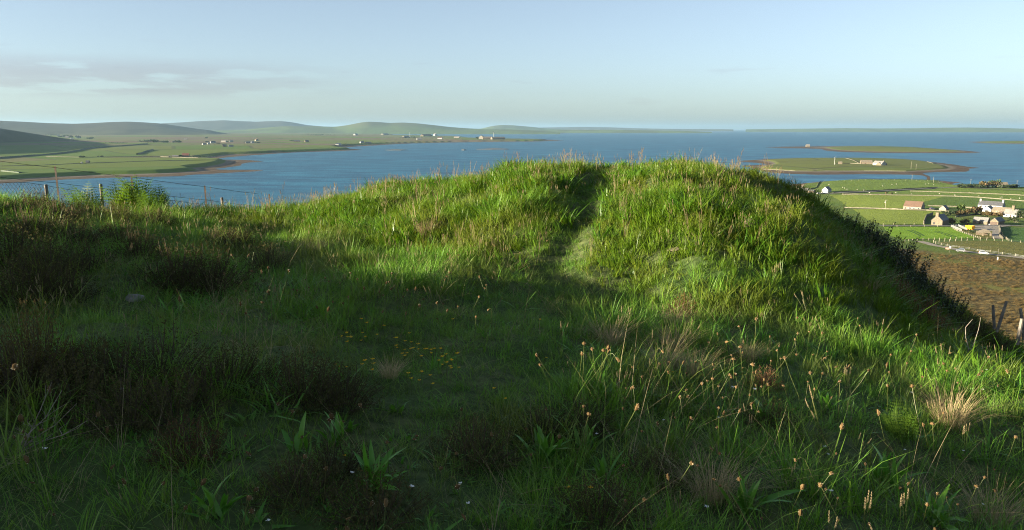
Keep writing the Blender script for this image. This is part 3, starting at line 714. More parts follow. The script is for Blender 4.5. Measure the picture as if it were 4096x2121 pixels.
# ---- buildings
def house(name, label, A, B, depth, wh, rh, ridge='x', wall='white_harl', roof='slate_dark', wins=(), doors=(), chim=(), cat='house', grp=None, g=g1, Hf=H, over=0.25, roofthick=0.18, yaw=None, dmat='dark_timber', side=()):
    a = np.array(g(*A)[:2]); b = np.array(g(*B)[:2])
    L = float(np.linalg.norm(b - a)); ang = math.atan2(b[1] - a[1], b[0] - a[0])
    mid = (a + b) / 2
    if yaw is None and g in (g1, g3): yaw = 17.0
    if yaw is not None:      # turn the house so that its right-hand end shows
        va = math.atan2(mid[0], mid[1]); th = va + math.radians(yaw)
        pr = abs((b - a) @ np.array([math.cos(va), -math.sin(va)])); L = pr / math.cos(math.radians(yaw))
        ux = np.array([math.cos(th), -math.sin(th)]); ang = math.atan2(ux[1], ux[0])
    else: ux = (b - a) / L
    uy = np.array([-ux[1], ux[0]])
    c = mid + uy * depth / 2
    zs = [h1(*(mid + ux * s * L / 2 + uy * d), Hf=Hf) for s in (-1, 0, 1) for d in (0, depth)]
    e = empty(name, (c[0], c[1], max(min(zs), np.mean(zs) - 0.6)), ang); tag(e, label, cat, grp)
    x0, x1, y0, y1 = -L / 2, L / 2, -depth / 2, depth / 2
    m = MB(); bt = -2.0
    if ridge == 'x':
        m.add([(x0, y0, bt), (x1, y0, bt), (x1, y1, bt), (x0, y1, bt), (x0, y0, wh), (x1, y0, wh), (x1, y1, wh), (x0, y1, wh), (x0, 0, wh + rh), (x1, 0, wh + rh)],
              [(0, 1, 5, 4), (2, 3, 7, 6), (1, 2, 6, 9, 5), (3, 0, 4, 8, 7), (4, 5, 9, 8), (6, 7, 8, 9)])
    else:
        m.add([(x0, y0, bt), (x1, y0, bt), (x1, y1, bt), (x0, y1, bt), (x0, y0, wh), (x1, y0, wh), (x1, y1, wh), (x0, y1, wh), (0, y0, wh + rh), (0, y1, wh + rh)],
              [(0, 1, 5, 8, 4), (2, 3, 7, 9, 6), (1, 2, 6, 5), (3, 0, 4, 7), (4, 8, 9, 7), (8, 5, 6, 9)])
    m.build('wall', wall, e)
    rf = MB(); o = over; tz = roofthick
    for s in (-1, 1):
        if ridge == 'x':
            ye = s * (depth / 2 + o); ze = wh - rh * o / (depth / 2)
            v = [(x0 - o * .6, ye, ze + .03), (x1 + o * .6, ye, ze + .03), (x1 + o * .6, 0, wh + rh + .03), (x0 - o * .6, 0, wh + rh + .03)]
        else:
            xe = s * (L / 2 + o); ze = wh - rh * o / (L / 2)
            v = [(xe, y0 - o * .6, ze + .03), (xe, y1 + o * .6, ze + .03), (0, y1 + o * .6, wh + rh + .03), (0, y0 - o * .6, wh + rh + .03)]
        rf.add(v + [(p_[0], p_[1], p_[2] + tz) for p_ in v], [(0, 1, 2, 3), (4, 5, 6, 7), (0, 1, 5, 4), (1, 2, 6, 5), (2, 3, 7, 6), (3, 0, 4, 7)])
    rfo = rf.build('roof', roof, e)
    for (tpos, w_, h_, cm) in chim:
        k = MB()
        cx, cy2 = ((x0 + (x1 - x0) * tpos, 0) if ridge == 'x' else (0, y0 + (y1 - y0) * tpos))
        k.box((cx, cy2, wh + rh + h_ / 2 - 0.5), (w_, w_ * 1.25, h_ + 1.0)); k.box((cx, cy2, wh + rh + h_ + 0.06), (w_ * 1.18, w_ * 1.42, 0.16))
        k.tube([(cx, cy2, wh + rh + h_ + .1), (cx, cy2, wh + rh + h_ + .55)], [0.17, 0.14], 6)
        k.build('chimney', cm, rfo)
    for (fx, z_, w_, h_, *mt) in wins:
        f = MB(); f.box((x0 + L * fx, y0 - 0.03, z_), (w_ + .24, 0.10, h_ + .24)); fo = f.build('window', mt[0] if mt else 'white_paint', e)
        k = MB(); k.box((x0 + L * fx, y0 - 0.07, z_), (w_, 0.08, h_)); k.build('pane', 'window_glass', fo)
    for (fy, z_, w_, h_) in side:
        f = MB(); f.box((x1 + 0.03, y0 + depth * fy, z_), (0.10, w_ + .24, h_ + .24)); fo = f.build('window', 'white_paint', e)
        k = MB(); k.box((x1 + 0.07, y0 + depth * fy, z_), (0.08, w_, h_)); k.build('pane', 'window_glass', fo)
    for (fx, w_, h_, *mt) in doors:
        f = MB(); f.box((x0 + L * fx, y0 - 0.04, h_ / 2), (w_, 0.12, h_)); do = f.build('door', mt[0] if mt else dmat, e)
        k = MB(); k.box((x0 + L * fx + w_ * .35, y0 - 0.13, h_ * .48), (0.12, 0.08, 0.12)); k.build('handle', 'galvanised', do)
    return e

house('farm_bungalow', 'cream walled house with a broad brown tiled roof', (487, 336), (795, 351), 9.5, 2.9, 4.3, 'x', 'cream_harl', 'tile_brown',
      wins=[(0.38, 1.6, 2.2, 1.2), (0.60, 1.6, 1.1, 1.2), (0.86, 1.5, 1.1, 1.2)], doors=[(0.12, 1.1, 2.1)], side=[(0.5, 4.2, 1.0, 1.0)], cat='house')
rl = MB(); 
house('stone_outbuilding', 'small grey stone outbuilding with dark roof by the brown roofed house', (1103, 371), (1225, 373), 7.5, 2.4, 2.6, 'y', 'cream_harl', 'slate_dark', cat='outbuilding')
house('white_farmhouse', 'long white farmhouse with dark slate roof and chimney at each gable', (1768, 352), (2192, 358), 8.0, 4.6, 3.2, 'x', 'white_harl', 'slate_dark',
      wins=[(0.14, 3.4, 1.1, 1.5), (0.32, 3.4, 1.0, 1.4), (0.5, 3.4, 1.0, 1.4), (0.72, 3.4, 1.0, 1.4), (0.88, 2.6, 1.1, 1.3)], doors=[(0.62, 1.1, 2.2)], chim=[(0.04, 1.3, 1.5, 'white_harl'), (0.96, 1.3, 1.5, 'white_harl')])
house('white_wing', 'low white gabled wing in front of the long white farmhouse', (1850, 383), (2005, 388), 9.0, 2.6, 2.5, 'y', 'white_harl', 'slate_dark', wins=[(0.5, 1.3, 2.4, 1.2, 'white_paint')], cat='house')
house('stone_roofed_barn', 'long low barn with a pale stone tiled roof beside the white farmhouse', (2015, 398), (2330, 410), 7.0, 2.2, 2.6, 'x', 'stone_wall', 'stone_tile', wins=[(0.3, 1.3, 0.8, 0.8), (0.7, 1.3, 0.8, 0.8)], doors=[(0.5, 1.4, 2.0)], cat='barn')
house('chimney_house', 'white walled building with grey hipped roof and tall stone chimney stack', (2215, 470), (2440, 476), 8.0, 2.4, 3.6, 'x', 'white_harl', 'slate_grey', wins=[(0.25, 1.3, 0.9, 0.9), (0.8, 1.3, 0.9, 0.9)], doors=[(0.55, 1.1, 2.0)], chim=[(0.6, 1.7, 3.0, 'stone_wall')], cat='house')
house('stone_cottage', 'old stone cottage with gable chimney facing the hill', (967, 608), (1160, 612), 14.0, 3.6, 3.7, 'y', 'stone_wall', 'slate_dark', wins=[(0.26, 1.6, 1.0, 1.3, 'dark_timber')], chim=[(0.03, 1.8, 1.7, 'stone_wall')], cat='cottage')
house('stone_byre', 'low stone byre with pale slate roof behind the yellow trailer', (1684, 588), (1938, 597), 6.0, 2.4, 2.4, 'x', 'stone_wall', 'slate_grey', wins=[(0.3, 1.5, 0.7, 0.7), (0.7, 1.5, 0.7, 0.7)], doors=[(0.5, 1.2, 1.9)], cat='byre')
house('stone_garage', 'stone garage with wide dark door and dark roof', (1985, 608), (2126, 612), 13.0, 2.9, 2.4, 'y', 'stone_wall', 'slate_dark', doors=[(0.44, 4.6, 2.6)], cat='garage')
house('white_shed', 'white gabled building with dark roof beside the coast road', (1024, 352), (1147, 357), 13.0, 3.6, 3.4, 'y', 'white_harl', 'slate_dark', wins=[(0.16, 1.8, 0.9, 0.9), (0.86, 1.8, 0.9, 0.9)], doors=[(0.5, 4.2, 3.0, 'galvanised')], g=g3, cat='shed')
house('stone_ruin', 'roofless looking stone building half hidden by the mound grass', (480, 330), (565, 325), 9.0, 4.0, 3.0, 'y', 'stone_wall', 'stone_tile', g=g3, wins=[(0.5, 2, 0.8, 0.8)], cat='ruin')
house('grey_roofed_shed', 'low shed with grey roof beside the shore ruin', (590, 335), (735, 330), 8.0, 2.0, 2.6, 'x', 'stone_wall', 'slate_grey', g=g3, doors=[(0.5, 2.0, 1.8)], cat='shed')
house('boathouse', 'low flat grey boathouse left of the white shed', (740, 352), (858, 356), 9.0, 2.4, 1.0, 'x', 'stone_wall', 'slate_grey', g=g3, doors=[(0.5, 3.0, 2.2)], cat='boathouse')
def gc(a, b): return P(*_c3([(a, b)])[0], H)
house('shore_house', 'stone house behind bushes at the right hand shore', (2356, 533), (2440, 534), 9.0, 3.2, 2.8, 'x', 'stone_wall', 'stone_tile', g=gc, wins=[(0.3, 1.8, 1, 1), (0.7, 1.8, 1, 1)], chim=[(0.05, 1.0, 1.0, 'stone_wall')])

# the open shed: slab roof on rough stone pillars
a = np.array(g1(1800, 800)); b = np.array(g1(2012, 806)); L = float(np.linalg.norm(b[:2] - a[:2]))
e = tag(empty('open_shed', tuple((a + b) / 2), math.atan2(b[1] - a[1], b[0] - a[0])), 'open fronted stone shed with pale gabled roof below the farmyard', 'shed')
m = MB(); m.add([(-L / 2, -.4, 2.0), (L / 2, -.4, 2.0), (L * .18, -.4, 3.9), (-L / 2, 6, 2.0), (L / 2, 6, 2.0), (L * .18, 6, 3.9)], [(0, 2, 1), (3, 4, 5), (0, 3, 5, 2), (1, 2, 5, 4), (0, 1, 4, 3)]); m.build('roof', 'stone_tile', e)
for fx in (-0.18, 0.46):
    m = MB(); m.box((L * fx, 0.3, 0.6), (0.9, 0.9, 2.79)); m.build('pillar', 'stone_wall', e)
m = MB(); m.box((0, 5.4, 0.5), (L * .95, 0.5, 2.9)); m.build('back_wall', 'stone_wall', e)

# ---- yellow trailer and white cattle rails
a = np.array(g1(1556, 690)); b = np.array(g1(1668, 704)); L = float(np.linalg.norm(b[:2] - a[:2]))
e = tag(empty('farm_trailer', tuple((a + b) / 2), math.atan2(b[1] - a[1], b[0] - a[0])), 'bright yellow farm trailer parked beside white rails', 'trailer')
m = MB(); W = 2.4
m.add([(-L / 2 - .1, 0, 3.0), (L / 2 + .1, 0, 3.0), (L / 2 + .1, W, 3.0), (-L / 2 - .1, W, 3.0), (-L / 2, .1, .95), (L / 2, .1, .95), (L / 2, W - .1, .95), (-L / 2, W - .1, .95)], [(4, 5, 1, 0), (5, 6, 2, 1), (6, 7, 3, 2), (7, 4, 0, 3), (4, 7, 6, 5)])
m.add([(-L / 2, .15, 2.5), (L / 2, .15, 2.5), (L / 2, W - .15, 2.5), (-L / 2, W - .15, 2.5)], [(0, 1, 2, 3)])
bo = m.build('body', 'trailer_yellow', e)
for k in range(6):
    m = MB(); m.box((-L / 2 + L * (k + .5) / 6, 0.0, 2.0), (0.12, 0.14, 2.0)); m.build('rib', 'trailer_yellow', bo)
m = MB(); m.box((0, W / 2, .82), (L * .98, 1.0, .2)); m.box((-L / 2 - .8, W / 2, .75), (1.8, .2, .16)); m.build('chassis', 'trailer_yellow', e)
for sx in (-.15, .2):
    for sy in (0.1, W - .1):
        m = MB(); m.tube([(L * sx, sy - .15, .5), (L * sx, sy + .15, .5)], .5, 14); w_ = m.build('wheel', 'rubber', e)
        m = MB(); m.tube([(L * sx, sy - .17, .5), (L * sx, sy + .17, .5)], .26, 10); m.build('rim', 'trailer_yellow', w_)

def rail_pen(A, B, label, g=g1, h=1.5):
    a = np.array(g(*A)); b = np.array(g(*B)); d = b - a; L = float(np.linalg.norm(d[:2]))
    e = tag(empty('cattle_rail', tuple(a), 0), label, 'railing', 'white cattle rails by the trailer')
    n = max(2, int(L / 2.4))
    for i in range(n + 1):
        t_ = i / n; m = MB(); m.box((0, 0, h / 2 - .2), (.16, .16, h + .5)); o = m.build('post', 'white_paint', e); o.location = tuple(d * t_)
        o.location.z = h1(a[0] + d[0] * t_, a[1] + d[1] * t_) - a[2]
    for k in range(4):
        m = MB(); z = .35 + k * .38
        m.tube([(d[0] * i / n, d[1] * i / n, h1(a[0] + d[0] * i / n, a[1] + d[1] * i / n) - a[2] + z) for i in range(n + 1)], .055, 4); m.build('rail', 'white_paint', e)
rail_pen((1312, 640), (1495, 716), 'white cattle rail on the barley field side of the pen')
rail_pen((1440, 636), (1580, 700), 'white cattle rail next to the yellow trailer')
rail_pen((1312, 640), (1440, 634), 'short white cattle rail closing the far end of the pen')

# ---- cars
def car(label, px, py, heading, paint, estate=False, g=g2):
    x, y, z = g(px, py)
    e = tag(empty('parked_car', (x, y, z + .62), heading), label, 'car', 'cars parked on the gravel track')
    L, W = (4.6, 1.78) if estate else (4.3, 1.74); h = L / 2
    prof = [(-h, .35), (-h, .75), (-h + .08, .98)] + ([(-h + .35, 1.42), (-h + .9, 1.52), (0.2, 1.52)] if estate else [(-h + .45, 1.30), (-h + 1.0, 1.50), (0.1, 1.50)]) + [(1.05, .98), (h - .35, .82), (h - .02, .62), (h, .35)]
    rings = []
    m = MB(); n = len(prof)
    for s, wfac in ((-1, 1), (1, 1)):
        for (px_, pz_) in prof:
            ww = W / 2 * (1 - max(0, pz_ - .95) * .28)
            m.v.append((px_, s * ww, pz_))
    m.f = [tuple(range(n))[::-1], tuple(range(n, 2 * n))] + [(i, (i + 1) % n, n + (i + 1) % n, n + i) for i in range(n)]
    bo = m.build('body', paint, e)
    top = 1.52 if estate else 1.50
    for s in (-1, 1):
        m = MB(); xs = (-h + .5, -h + .95 if not estate else -h + .6, 0.12, 0.90)
        ww = lambda z_: s * (W / 2 * (1 - max(0, z_ - .95) * .28) + .012)
        m.add([(xs[0], ww(1.0), 1.0), (xs[3], ww(1.0), 1.0), (xs[2], ww(1.43), 1.43), (xs[1], ww(1.43), 1.43)], [(0, 1, 2, 3) if s < 0 else (3, 2, 1, 0)]); m.build('side_window', 'window_glass', e)
    m = MB(); m.add([(1.06, -.72, .99), (1.06, .72, .99), (0.16, .62, 1.50), (0.16, -.62, 1.50)], [(0, 1, 2, 3)])
    for q in range(4): m.v[q] = (m.v[q][0] + .03, m.v[q][1], m.v[q][2] + .03)
    m.build('windscreen', 'window_glass', e)
    m = MB(); xr = (-h + .06, -h + .36) if estate else (-h + .06, -h + .46)
    m.add([(xr[0] - .02, -.68, 1.0), (xr[0] - .02, .68, 1.0), (xr[1] - .06, .6, 1.38), (xr[1] - .06, -.6, 1.38)], [(3, 2, 1, 0)]); m.build('rear_window', 'window_glass', e)
    for sx in (-h + .8, h - .85):
        for s in (-1, 1):
            m = MB(); m.tube([(sx, s * (W / 2 - .2), .32), (sx, s * (W / 2 + .02), .32)], .33, 14); w_ = m.build('wheel', 'rubber', e)
            m = MB(); m.tube([(sx, s * (W / 2 - .1), .32), (sx, s * (W / 2 + .035), .32)], .2, 10); m.build('rim', 'galvanised', w_)
    for s in (-1, 1):
        m = MB(); m.box((h - .06, s * .62, .66), (.14, .34, .16)); m.build('headlight', 'white_paint', e)
        m = MB(); m.box((-h + .03, s * .74, .86), (.1, .2, .3)); m.build('tail_light', 'lamp_red', e)
    e.scale = (0.9, 1.0, 1.22)
    return e
car('silver car parked on the gravel track, further from the right edge', 1632, 566, 2.75, 'car_silver')
car('white estate car parked on the gravel track, nearer the right edge', 1976, 604, -0.45, 'car_white', True)
c_ = car('dark blue car parked by the brown roofed house', 985, 352, 0.1, 'car_blue', g=g1); c_['group'] = 'cars at the farm'
c_ = car('white car parked among the trailers at the white shed', 960, 392, 0.3, 'car_white', True, g=g3); c_['group'] = 'cars at the farm'
# boat on the hard by the white shed
x, y, z = g3(1040, 382)
e = tag(empty('rowing_boat', (x, y, z + .5), 0.2), 'white boat on land by the white shed', 'boat')
m = MB(); n = 9
for i in range(n):
    s = -1 + 2 * i / (n - 1); w_ = 1.15 * (1 - max(0, s) ** 2.2) + .02; k = 1.0 + .3 * max(0, s)
    m.v += [(s * 3.6, -w_, k), (s * 3.6, -w_ * .6, .25), (s * 3.6, 0, 0), (s * 3.6, w_ * .6, .25), (s * 3.6, w_, k)]
for i in range(n - 1):
    for k in range(4): m.f.append((i * 5 + k, (i + 1) * 5 + k, (i + 1) * 5 + k + 1, i * 5 + k + 1))
m.f.append((0, 1, 2, 3, 4)); m.build('hull', 'white_paint', e)
m = MB(); m.add([(-1.2, -.8, .9), (1.2, -.7, .9), (1.2, .7, .9), (-1.2, .8, .9), (-1.0, -.6, 1.9), (.7, -.55, 1.8), (.7, .55, 1.8), (-1.0, .6, 1.9)], [(0, 1, 5, 4), (1, 2, 6, 5), (2, 3, 7, 6), (3, 0, 4, 7), (4, 5, 6, 7)]); m.build('cabin', 'white_paint', e)

# ---- poles, signs
def utility_pole(label, g, px, py, h, arm=True, box=False, grp='wooden utility poles', Hf=H):
    x, y, z = g(px, py)
    e = tag(empty('utility_pole', (x, y, z), rnd.uniform(-.5, .5)), label, 'utility pole', grp)
    m = MB(); m.tube([(0, 0, -.5), (0, 0, h)], [.17, .12], 7); m.build('pole', 'pale_post', e)
    if arm:
        m = MB(); m.box((0, -.2, h - .5), (2.0, .14, .16)); a_ = m.build('crossarm', 'weathered_wood', e)
        for sx in (-.85, 0, .85):
            m = MB(); m.tube([(sx, -.2, h - .42), (sx, -.2, h - .16)], [.08, .05], 6); m.build('insulator', 'white_paint', a_)
    if box:
        m = MB(); m.box((-.45, -.1, h - 2.2), (.7, .6, 1.0)); m.build('transformer', 'white_paint', e)
utility_pole('tall pale utility pole with a transformer box by the brown roofed house', g1, 175, 341, 8.6, True, True)
utility_pole('utility pole at the shore by the causeway', gc, 1610, 477, 8.0)
utility_pole('utility pole just right of the causeway', gc, 1795, 496, 8.0)
utility_pole('utility pole in front of the sea left of the shore bushes', gc, 2115, 525, 9.0)
utility_pole('utility pole at the right edge beside the shore house', gc, 2513, 532, 9.0)
def signpost(name, label, g, px, py, h, plate, pmat, polemat='weathered_wood', pr=.06):
    x, y, z = g(px, py); e = tag(empty(name, (x, y, z), -.5), label, 'sign')
    m = MB(); m.tube([(0, 0, -.3), (0, 0, h)], pr, 6); m.build('post', polemat, e)
    m = MB(); m.box((0, -.08, h - plate[1] / 2 + plate[2]), (plate[0], .06, plate[1])); m.build('panel', pmat, e)
signpost('white_sign', 'small white sign on a dark post left of the silver car', g2, 1477, 560, 3.2, (.7, 1.0, 0), 'white_paint')
signpost('pink_sign', 'low pinkish notice board beside the gravel track', g2, 1440, 522, 1.3, (1.7, .9, 0), 'sign_pink')
signpost('junction_sign', 'small white road sign by the garage', g1, 1972, 654, 2.6, (.9, .6, 0), 'white_paint')
signpost('marker_pole', 'dark pole with a white foot on the brown moor', g2, 2183, 676, 5.2, (.5, 1.5, -3.7), 'white_paint')

# ---- bushes and trees of the farm
def leaf_cloud(n, rx, ry, rz, size, seed, lobes=5, base=0.0, flat=0.0):
    """leaf-sized faces spread through several overlapping lobes"""
    r = np.random.default_rng(seed); v = []; f = []
    cen = [(0, 0, rz * .9, 1.0)] + [(r.normal(0, .42) * rx, r.normal(0, .42) * ry, rz * r.uniform(.55, 1.35), r.uniform(.45, .8)) for _ in range(lobes)]
    for i in range(n):
        c = cen[r.integers(len(cen))]
        d = r.normal(size=3); d /= np.linalg.norm(d); k = r.random() ** .4 * c[3]
        p_ = np.array([c[0] + d[0] * rx * k * .75, c[1] + d[1] * ry * k * .75, max(base, c[2] + d[2] * rz * k * .8)])
        a_ = r.normal(size=3); a_ /= np.linalg.norm(a_); b_ = np.cross(a_, r.normal(size=3)); b_ /= np.linalg.norm(b_) + 1e-9
        s = size * r.uniform(.6, 1.4); q = len(v)
        v += [tuple(p_ - a_ * s), tuple(p_ + b_ * s * .55), tuple(p_ + a_ * s), tuple(p_ - b_ * s * .55)]; f.append((q, q + 1, q + 2, q + 3))
    m = MB(); m.v = v; m.f = f; return m
def bush(name, label, g, px, py, rx, rz, mat, cat='bush', grp='bushes around the farm', n=None, size=None, Hf=None):
    x, y, z = g(px, py); seed = int(abs(px * 31 + py * 7)) % 99991
    e = tag(empty(name, (x, y, z), rnd.random() * 6), label, cat, grp)
    leaf_cloud(n or 520, rx * 1.2, rx, rz * .70, size or max(.25, rx * .13), seed).build('crown', mat, e)
    m = MB(); r = random.Random(seed)
    for k in range(4): m.tube([(0, 0, -.4), (r.gauss(0, .12) * rx, r.gauss(0, .12) * rx, rz * .4), (r.gauss(0, .35) * rx, r.gauss(0, .3) * rx, rz * .9)], [rx * .05, rx * .035, rx * .012], 4)
    m.build('trunk', 'bark', e); return e
bush('round_bush', 'round dense green bush behind the brown bushes', g1, 1475, 365, 4.8, 5.6, 'bush_green')
bush('brown_bush', 'spreading brown bush left of the white farmhouse wing', g1, 1740, 430, 6.0, 5.8, 'bush_brown')
bush('brown_bush', 'low brown bush under the round green bush', g1, 1470, 432, 4.2, 3.2, 'bush_brown')
bush('brown_bush', 'brown bush in the middle of the farm hedge', g1, 1590, 436, 4.4, 4.2, 'bush_brown')
bush('green_shrub', 'dark green shrub where the farm hedge meets the cottage field', g1, 1240, 445, 3.6, 3.0, 'bush_dark')
bush('green_shrub', 'narrow dark shrub beside the hedge end', g1, 1350, 430, 2.2, 3.4, 'bush_dark')
bush('hedge_bush', 'brown hedge bush below the white wing', g1, 1900, 440, 4.0, 2.6, 'bush_brown')
bush('hedge_bush', 'brown hedge bush in front of the stone roofed barn', g1, 2010, 450, 4.2, 2.8, 'bush_brown')
bush('hedge_bush', 'brown hedge bush left of the white walled chimney building', g1, 2120, 458, 4.0, 2.8, 'bush_brown')
bush('dark_tree', 'dark tree against the right gable of the chimney building', g1, 2500, 480, 3.6, 6.0, 'bush_dark')
bush('dark_tree', 'dark tree at the right edge behind the chimney building', g1, 2590, 490, 3.4, 5.0, 'bush_dark')
bush('dark_shrub', 'dark shrub by the farm entrance fence', g1, 2405, 560, 3.8, 3.4, 'bush_dark')
bush('green_shrub', 'bright green shrub against the cottage wall', g1, 1212, 590, 2.3, 3.2, 'bush_green')
bush('brown_shrub', 'red brown shrub beside the cottage', g1, 1330, 590, 3.4, 3.8, 'bush_brown')
bush('green_shrub', 'green shrub between the brown shrubs by the cottage', g1, 1475, 570, 2.2, 3.0, 'bush_green')
bush('brown_shrub', 'low brown shrub behind the cattle rails', g1, 1570, 598, 4.0, 3.0, 'bush_brown')
bush('green_shrub', 'small green shrub on the lawn above the byre', g1, 1880, 497, 2.6, 2.0, 'bush_dark')
bush('gorse_bush', 'low scrub bush beside the open shed', g1, 1740, 745, 2.6, 1.6, 'bush_dark')
for k, (px_, py_, rx_, rz_, mt, lb) in enumerate([(2040, 541, 7, 4.5, 'bush_dark', 'leftmost dark bush of the shore hedge'), (2110, 543, 8, 4.0, 'bush_dark', 'second dark bush from the left in the shore hedge'), (2180, 545, 7, 4.2, 'bush_dark', 'dark bush in the middle of the shore hedge'), (2260, 543, 9, 7.0, 'bush_brown', 'orange brown bush of the shore hedge'), (2330, 541, 7, 8.5, 'bush_green', 'tallest green bush beside the shore house'), (2400, 546, 8, 4.0, 'bush_dark', 'dark bush in front of the shore house'), (2475, 546, 8, 4.5, 'bush_dark', 'dark bush right of the shore house')]):
    bush('shore_bush', lb, gc, px_, py_, rx_, rz_, mt, grp='bushes of the shore hedge')

# ---- animals
def beast_mesh(name, L, hgt, girth, neck):
    m = MB()
    m.tube([(-L * .5, 0, hgt * .66), (-L * .46, 0, hgt * .70), (-L * .3, 0, hgt * .70), (0, 0, hgt * .66), (L * .3, 0, hgt * .68), (L * .44, 0, hgt * .74), (L * .52, 0, hgt * (.74 + neck * .5)), (L * .62, 0, hgt * (.74 + neck)), (L * .74, 0, hgt * (.68 + neck)), (L * .82, 0, hgt * (.60 + neck))],
           [girth * .35, girth * .8, girth * .98, girth, girth * .95, girth * .7, girth * .45, girth * .38, girth * .34, girth * .2], 8)
    for sx, b in ((-.36, -.03), (.3, .03)):
        for s in (-1, 1): m.tube([(L * sx, s * girth * .5, hgt * .6), (L * (sx + b), s * girth * .5, hgt * .3), (L * sx, s * girth * .5, 0)], [girth * .32, girth * .17, girth * .12], 5)
    me = m.mesh(name, True); return me
SHM = beast_mesh('sheep', 1.15, .85, .34, .05); SHM.materials.append(MATS['wool'])
CWM = beast_mesh('cow', 2.2, 1.45, .48, .05); CWM.materials.append(MATS['cow_hide'])
CBM = CWM.copy(); CBM.materials.clear(); CBM.materials.append(MATS['cow_brown'])
SH = [('c4', 1115, 172), ('c4', 1560, 152), ('c4', 1590, 146), ('c4', 1640, 160), ('c4', 700, 186), ('c4', 720, 194), ('c4', 1700, 140), ('c4', 1255, 152), ('c4', 850, 208), ('c4', 1210, 156), ('c4', 745, 206), ('c4', 920, 216), ('c4', 560, 158)]
for k, (cc, a_, b_) in enumerate(SH):
    x, y, z = g4(a_, b_); o = link(bpy.data.objects.new('sheep', SHM)); o.location = (x, y, z + .12); o.rotation_euler = (0, 0, rnd.random() * 6.28); o.scale = (1.2, 1.2, 1.2)
    tag(o, 'tiny pale sheep grazing on the promontory field', 'sheep', 'sheep on the promontory field')
for k, (a_, b_) in enumerate([(978, 243), (1250, 240), (1410, 255), (1860, 268), (2110, 274), (2330, 296), (2350, 288), (2440, 304), (1700, 252), (2530, 300)]):
    x, y, z = g4(a_, b_); o = link(bpy.data.objects.new('sheep', SHM)); o.location = (x, y, z + .15); o.rotation_euler = (0, 0, rnd.random() * 6.28); o.scale = (1.2, 1.2, 1.2)
    tag(o, 'tiny pale sheep in the field between the two long stone walls', 'sheep', 'sheep between the stone walls')
for (a_, b_, me, lb) in ((195, 72, CBM, 'brown cow standing by the long stone wall'), (290, 77, CWM, 'black cow by the long stone wall, right of the brown one')):
    x, y, z = g1(a_, b_); o = link(bpy.data.objects.new('cow', me)); o.location = (x, y, z + .15); o.rotation_euler = (0, 0, .3); o.scale = (1.3, 1.3, 1.3); tag(o, lb, 'cow')

# ---- holm island: farm, turbine, walls
def gh(a, b): return gi(a, b, HI1)
house('island_barn', 'long pale stone barn on the green holm', (1170, 337), (1270, 339), 12.0, 4.2, 4.0, 'x', 'stone_wall', 'stone_tile', g=gh, Hf=HI1, doors=[(0.4, 2, 2.6)], cat='barn')
house('island_farmhouse', 'farmhouse with a white gable and dark roof on the green holm', (1272, 345), (1352, 350), 12.0, 4.4, 4.2, 'x', 'white_harl', 'slate_grey', g=gh, Hf=HI1, wins=[(0.3, 2.5, 1.2, 1.5), (0.7, 2.5, 1.2, 1.5)], chim=[(0.05, 1.2, 1.4, 'stone_wall'), (0.95, 1.2, 1.4, 'stone_wall')])
house('island_steading', 'dark roofed steading at the right end of the holm farm', (1345, 350), (1395, 346), 10.0, 2.8, 3.2, 'x', 'stone_wall', 'slate_dark', g=gh, Hf=HI1, cat='steading')
house('island_shed', 'small lone stone shed between the wind turbine and the holm farm', (978, 338), (1010, 338), 8.0, 2.6, 2.6, 'x', 'stone_wall', 'stone_tile', g=gh, Hf=HI1, cat='shed')
def turbine(label, x, y, z, h, rot, rotor):
    e = tag(empty('wind_turbine', (x, y, z), rot), label, 'wind turbine', 'wind turbines')
    m = MB(); m.tube([(0, 0, -1), (0, 0, h)], [h * .028, h * .016], 10); m.build('tower', 'white_paint', e)
    m = MB(); m.box((0, .3, h + .3), (h * .05, h * .12, h * .05)); m.build('nacelle', 'white_paint', e)
    for k in range(3):
        a_ = math.radians(50 + 120 * k); m = MB()
        c_, s_ = math.cos(a_), math.sin(a_)
        m.add([(-s_ * w_ + c_ * q, -h * .04 + dd, h + .3 + c_ * w_ + s_ * q) for q, w_, dd in ((0, h * .02, 0), (0, -h * .02, 0), (rotor, -h * .004, 0), (rotor, h * .004, 0), (0, h * .02, .15), (0, -h * .02, .15), (rotor, -h * .004, .1), (rotor, h * .004, .1))], [(0, 1, 2, 3), (4, 7, 6, 5), (0, 4, 5, 1), (1, 5, 6, 2), (2, 6, 7, 3), (3, 7, 4, 0)])
        m.build('blade', 'white_paint', e)
    return e
x, y, z = gh(943, 342); turbine('white wind turbine on the green holm', x, y, z, 14.0, 0.3, 5.0)
field_wall([(330, 384), (600, 397), (900, 396), (1200, 396), (1560, 400)], 'stone wall along the near shore of the holm', .9, .8, g=gh, Hf=HI1, grp='stone walls of the holm')
field_wall([(1040, 288), (1110, 308), (1150, 329)], 'winding stone wall from the back of the holm to its farm', 1.0, .8, g=gh, Hf=HI1, grp='stone walls of the holm')
field_wall([(955, 335), (1080, 332), (1170, 336)], 'stone wall joining the holm shed and barn', 1.0, .8, g=gh, Hf=HI1, grp='stone walls of the holm')
field_wall([(1740, 318), (1790, 332)], 'short stone wall at the far right corner of the holm', 1.0, .8, g=gh, Hf=HI1, grp='stone walls of the holm')
utility_pole('utility pole on the holm right of its farm', gh, 1602, 382, 14.0, grp='poles on the holm')
utility_pole('shorter utility pole on the holm near the causeway', gh, 1645, 384, 10.0, grp='poles on the holm')
# little stone hut on the low island
def gl(a, b): return gi(a, b, HI2)
house('island_hut', 'tiny stone hut on the spit of the low island', (700, 189), (732, 189), 14.0, 5.0, 6.0, 'x', 'stone_wall', 'slate_grey', g=gl, Hf=HI2, cat='hut')
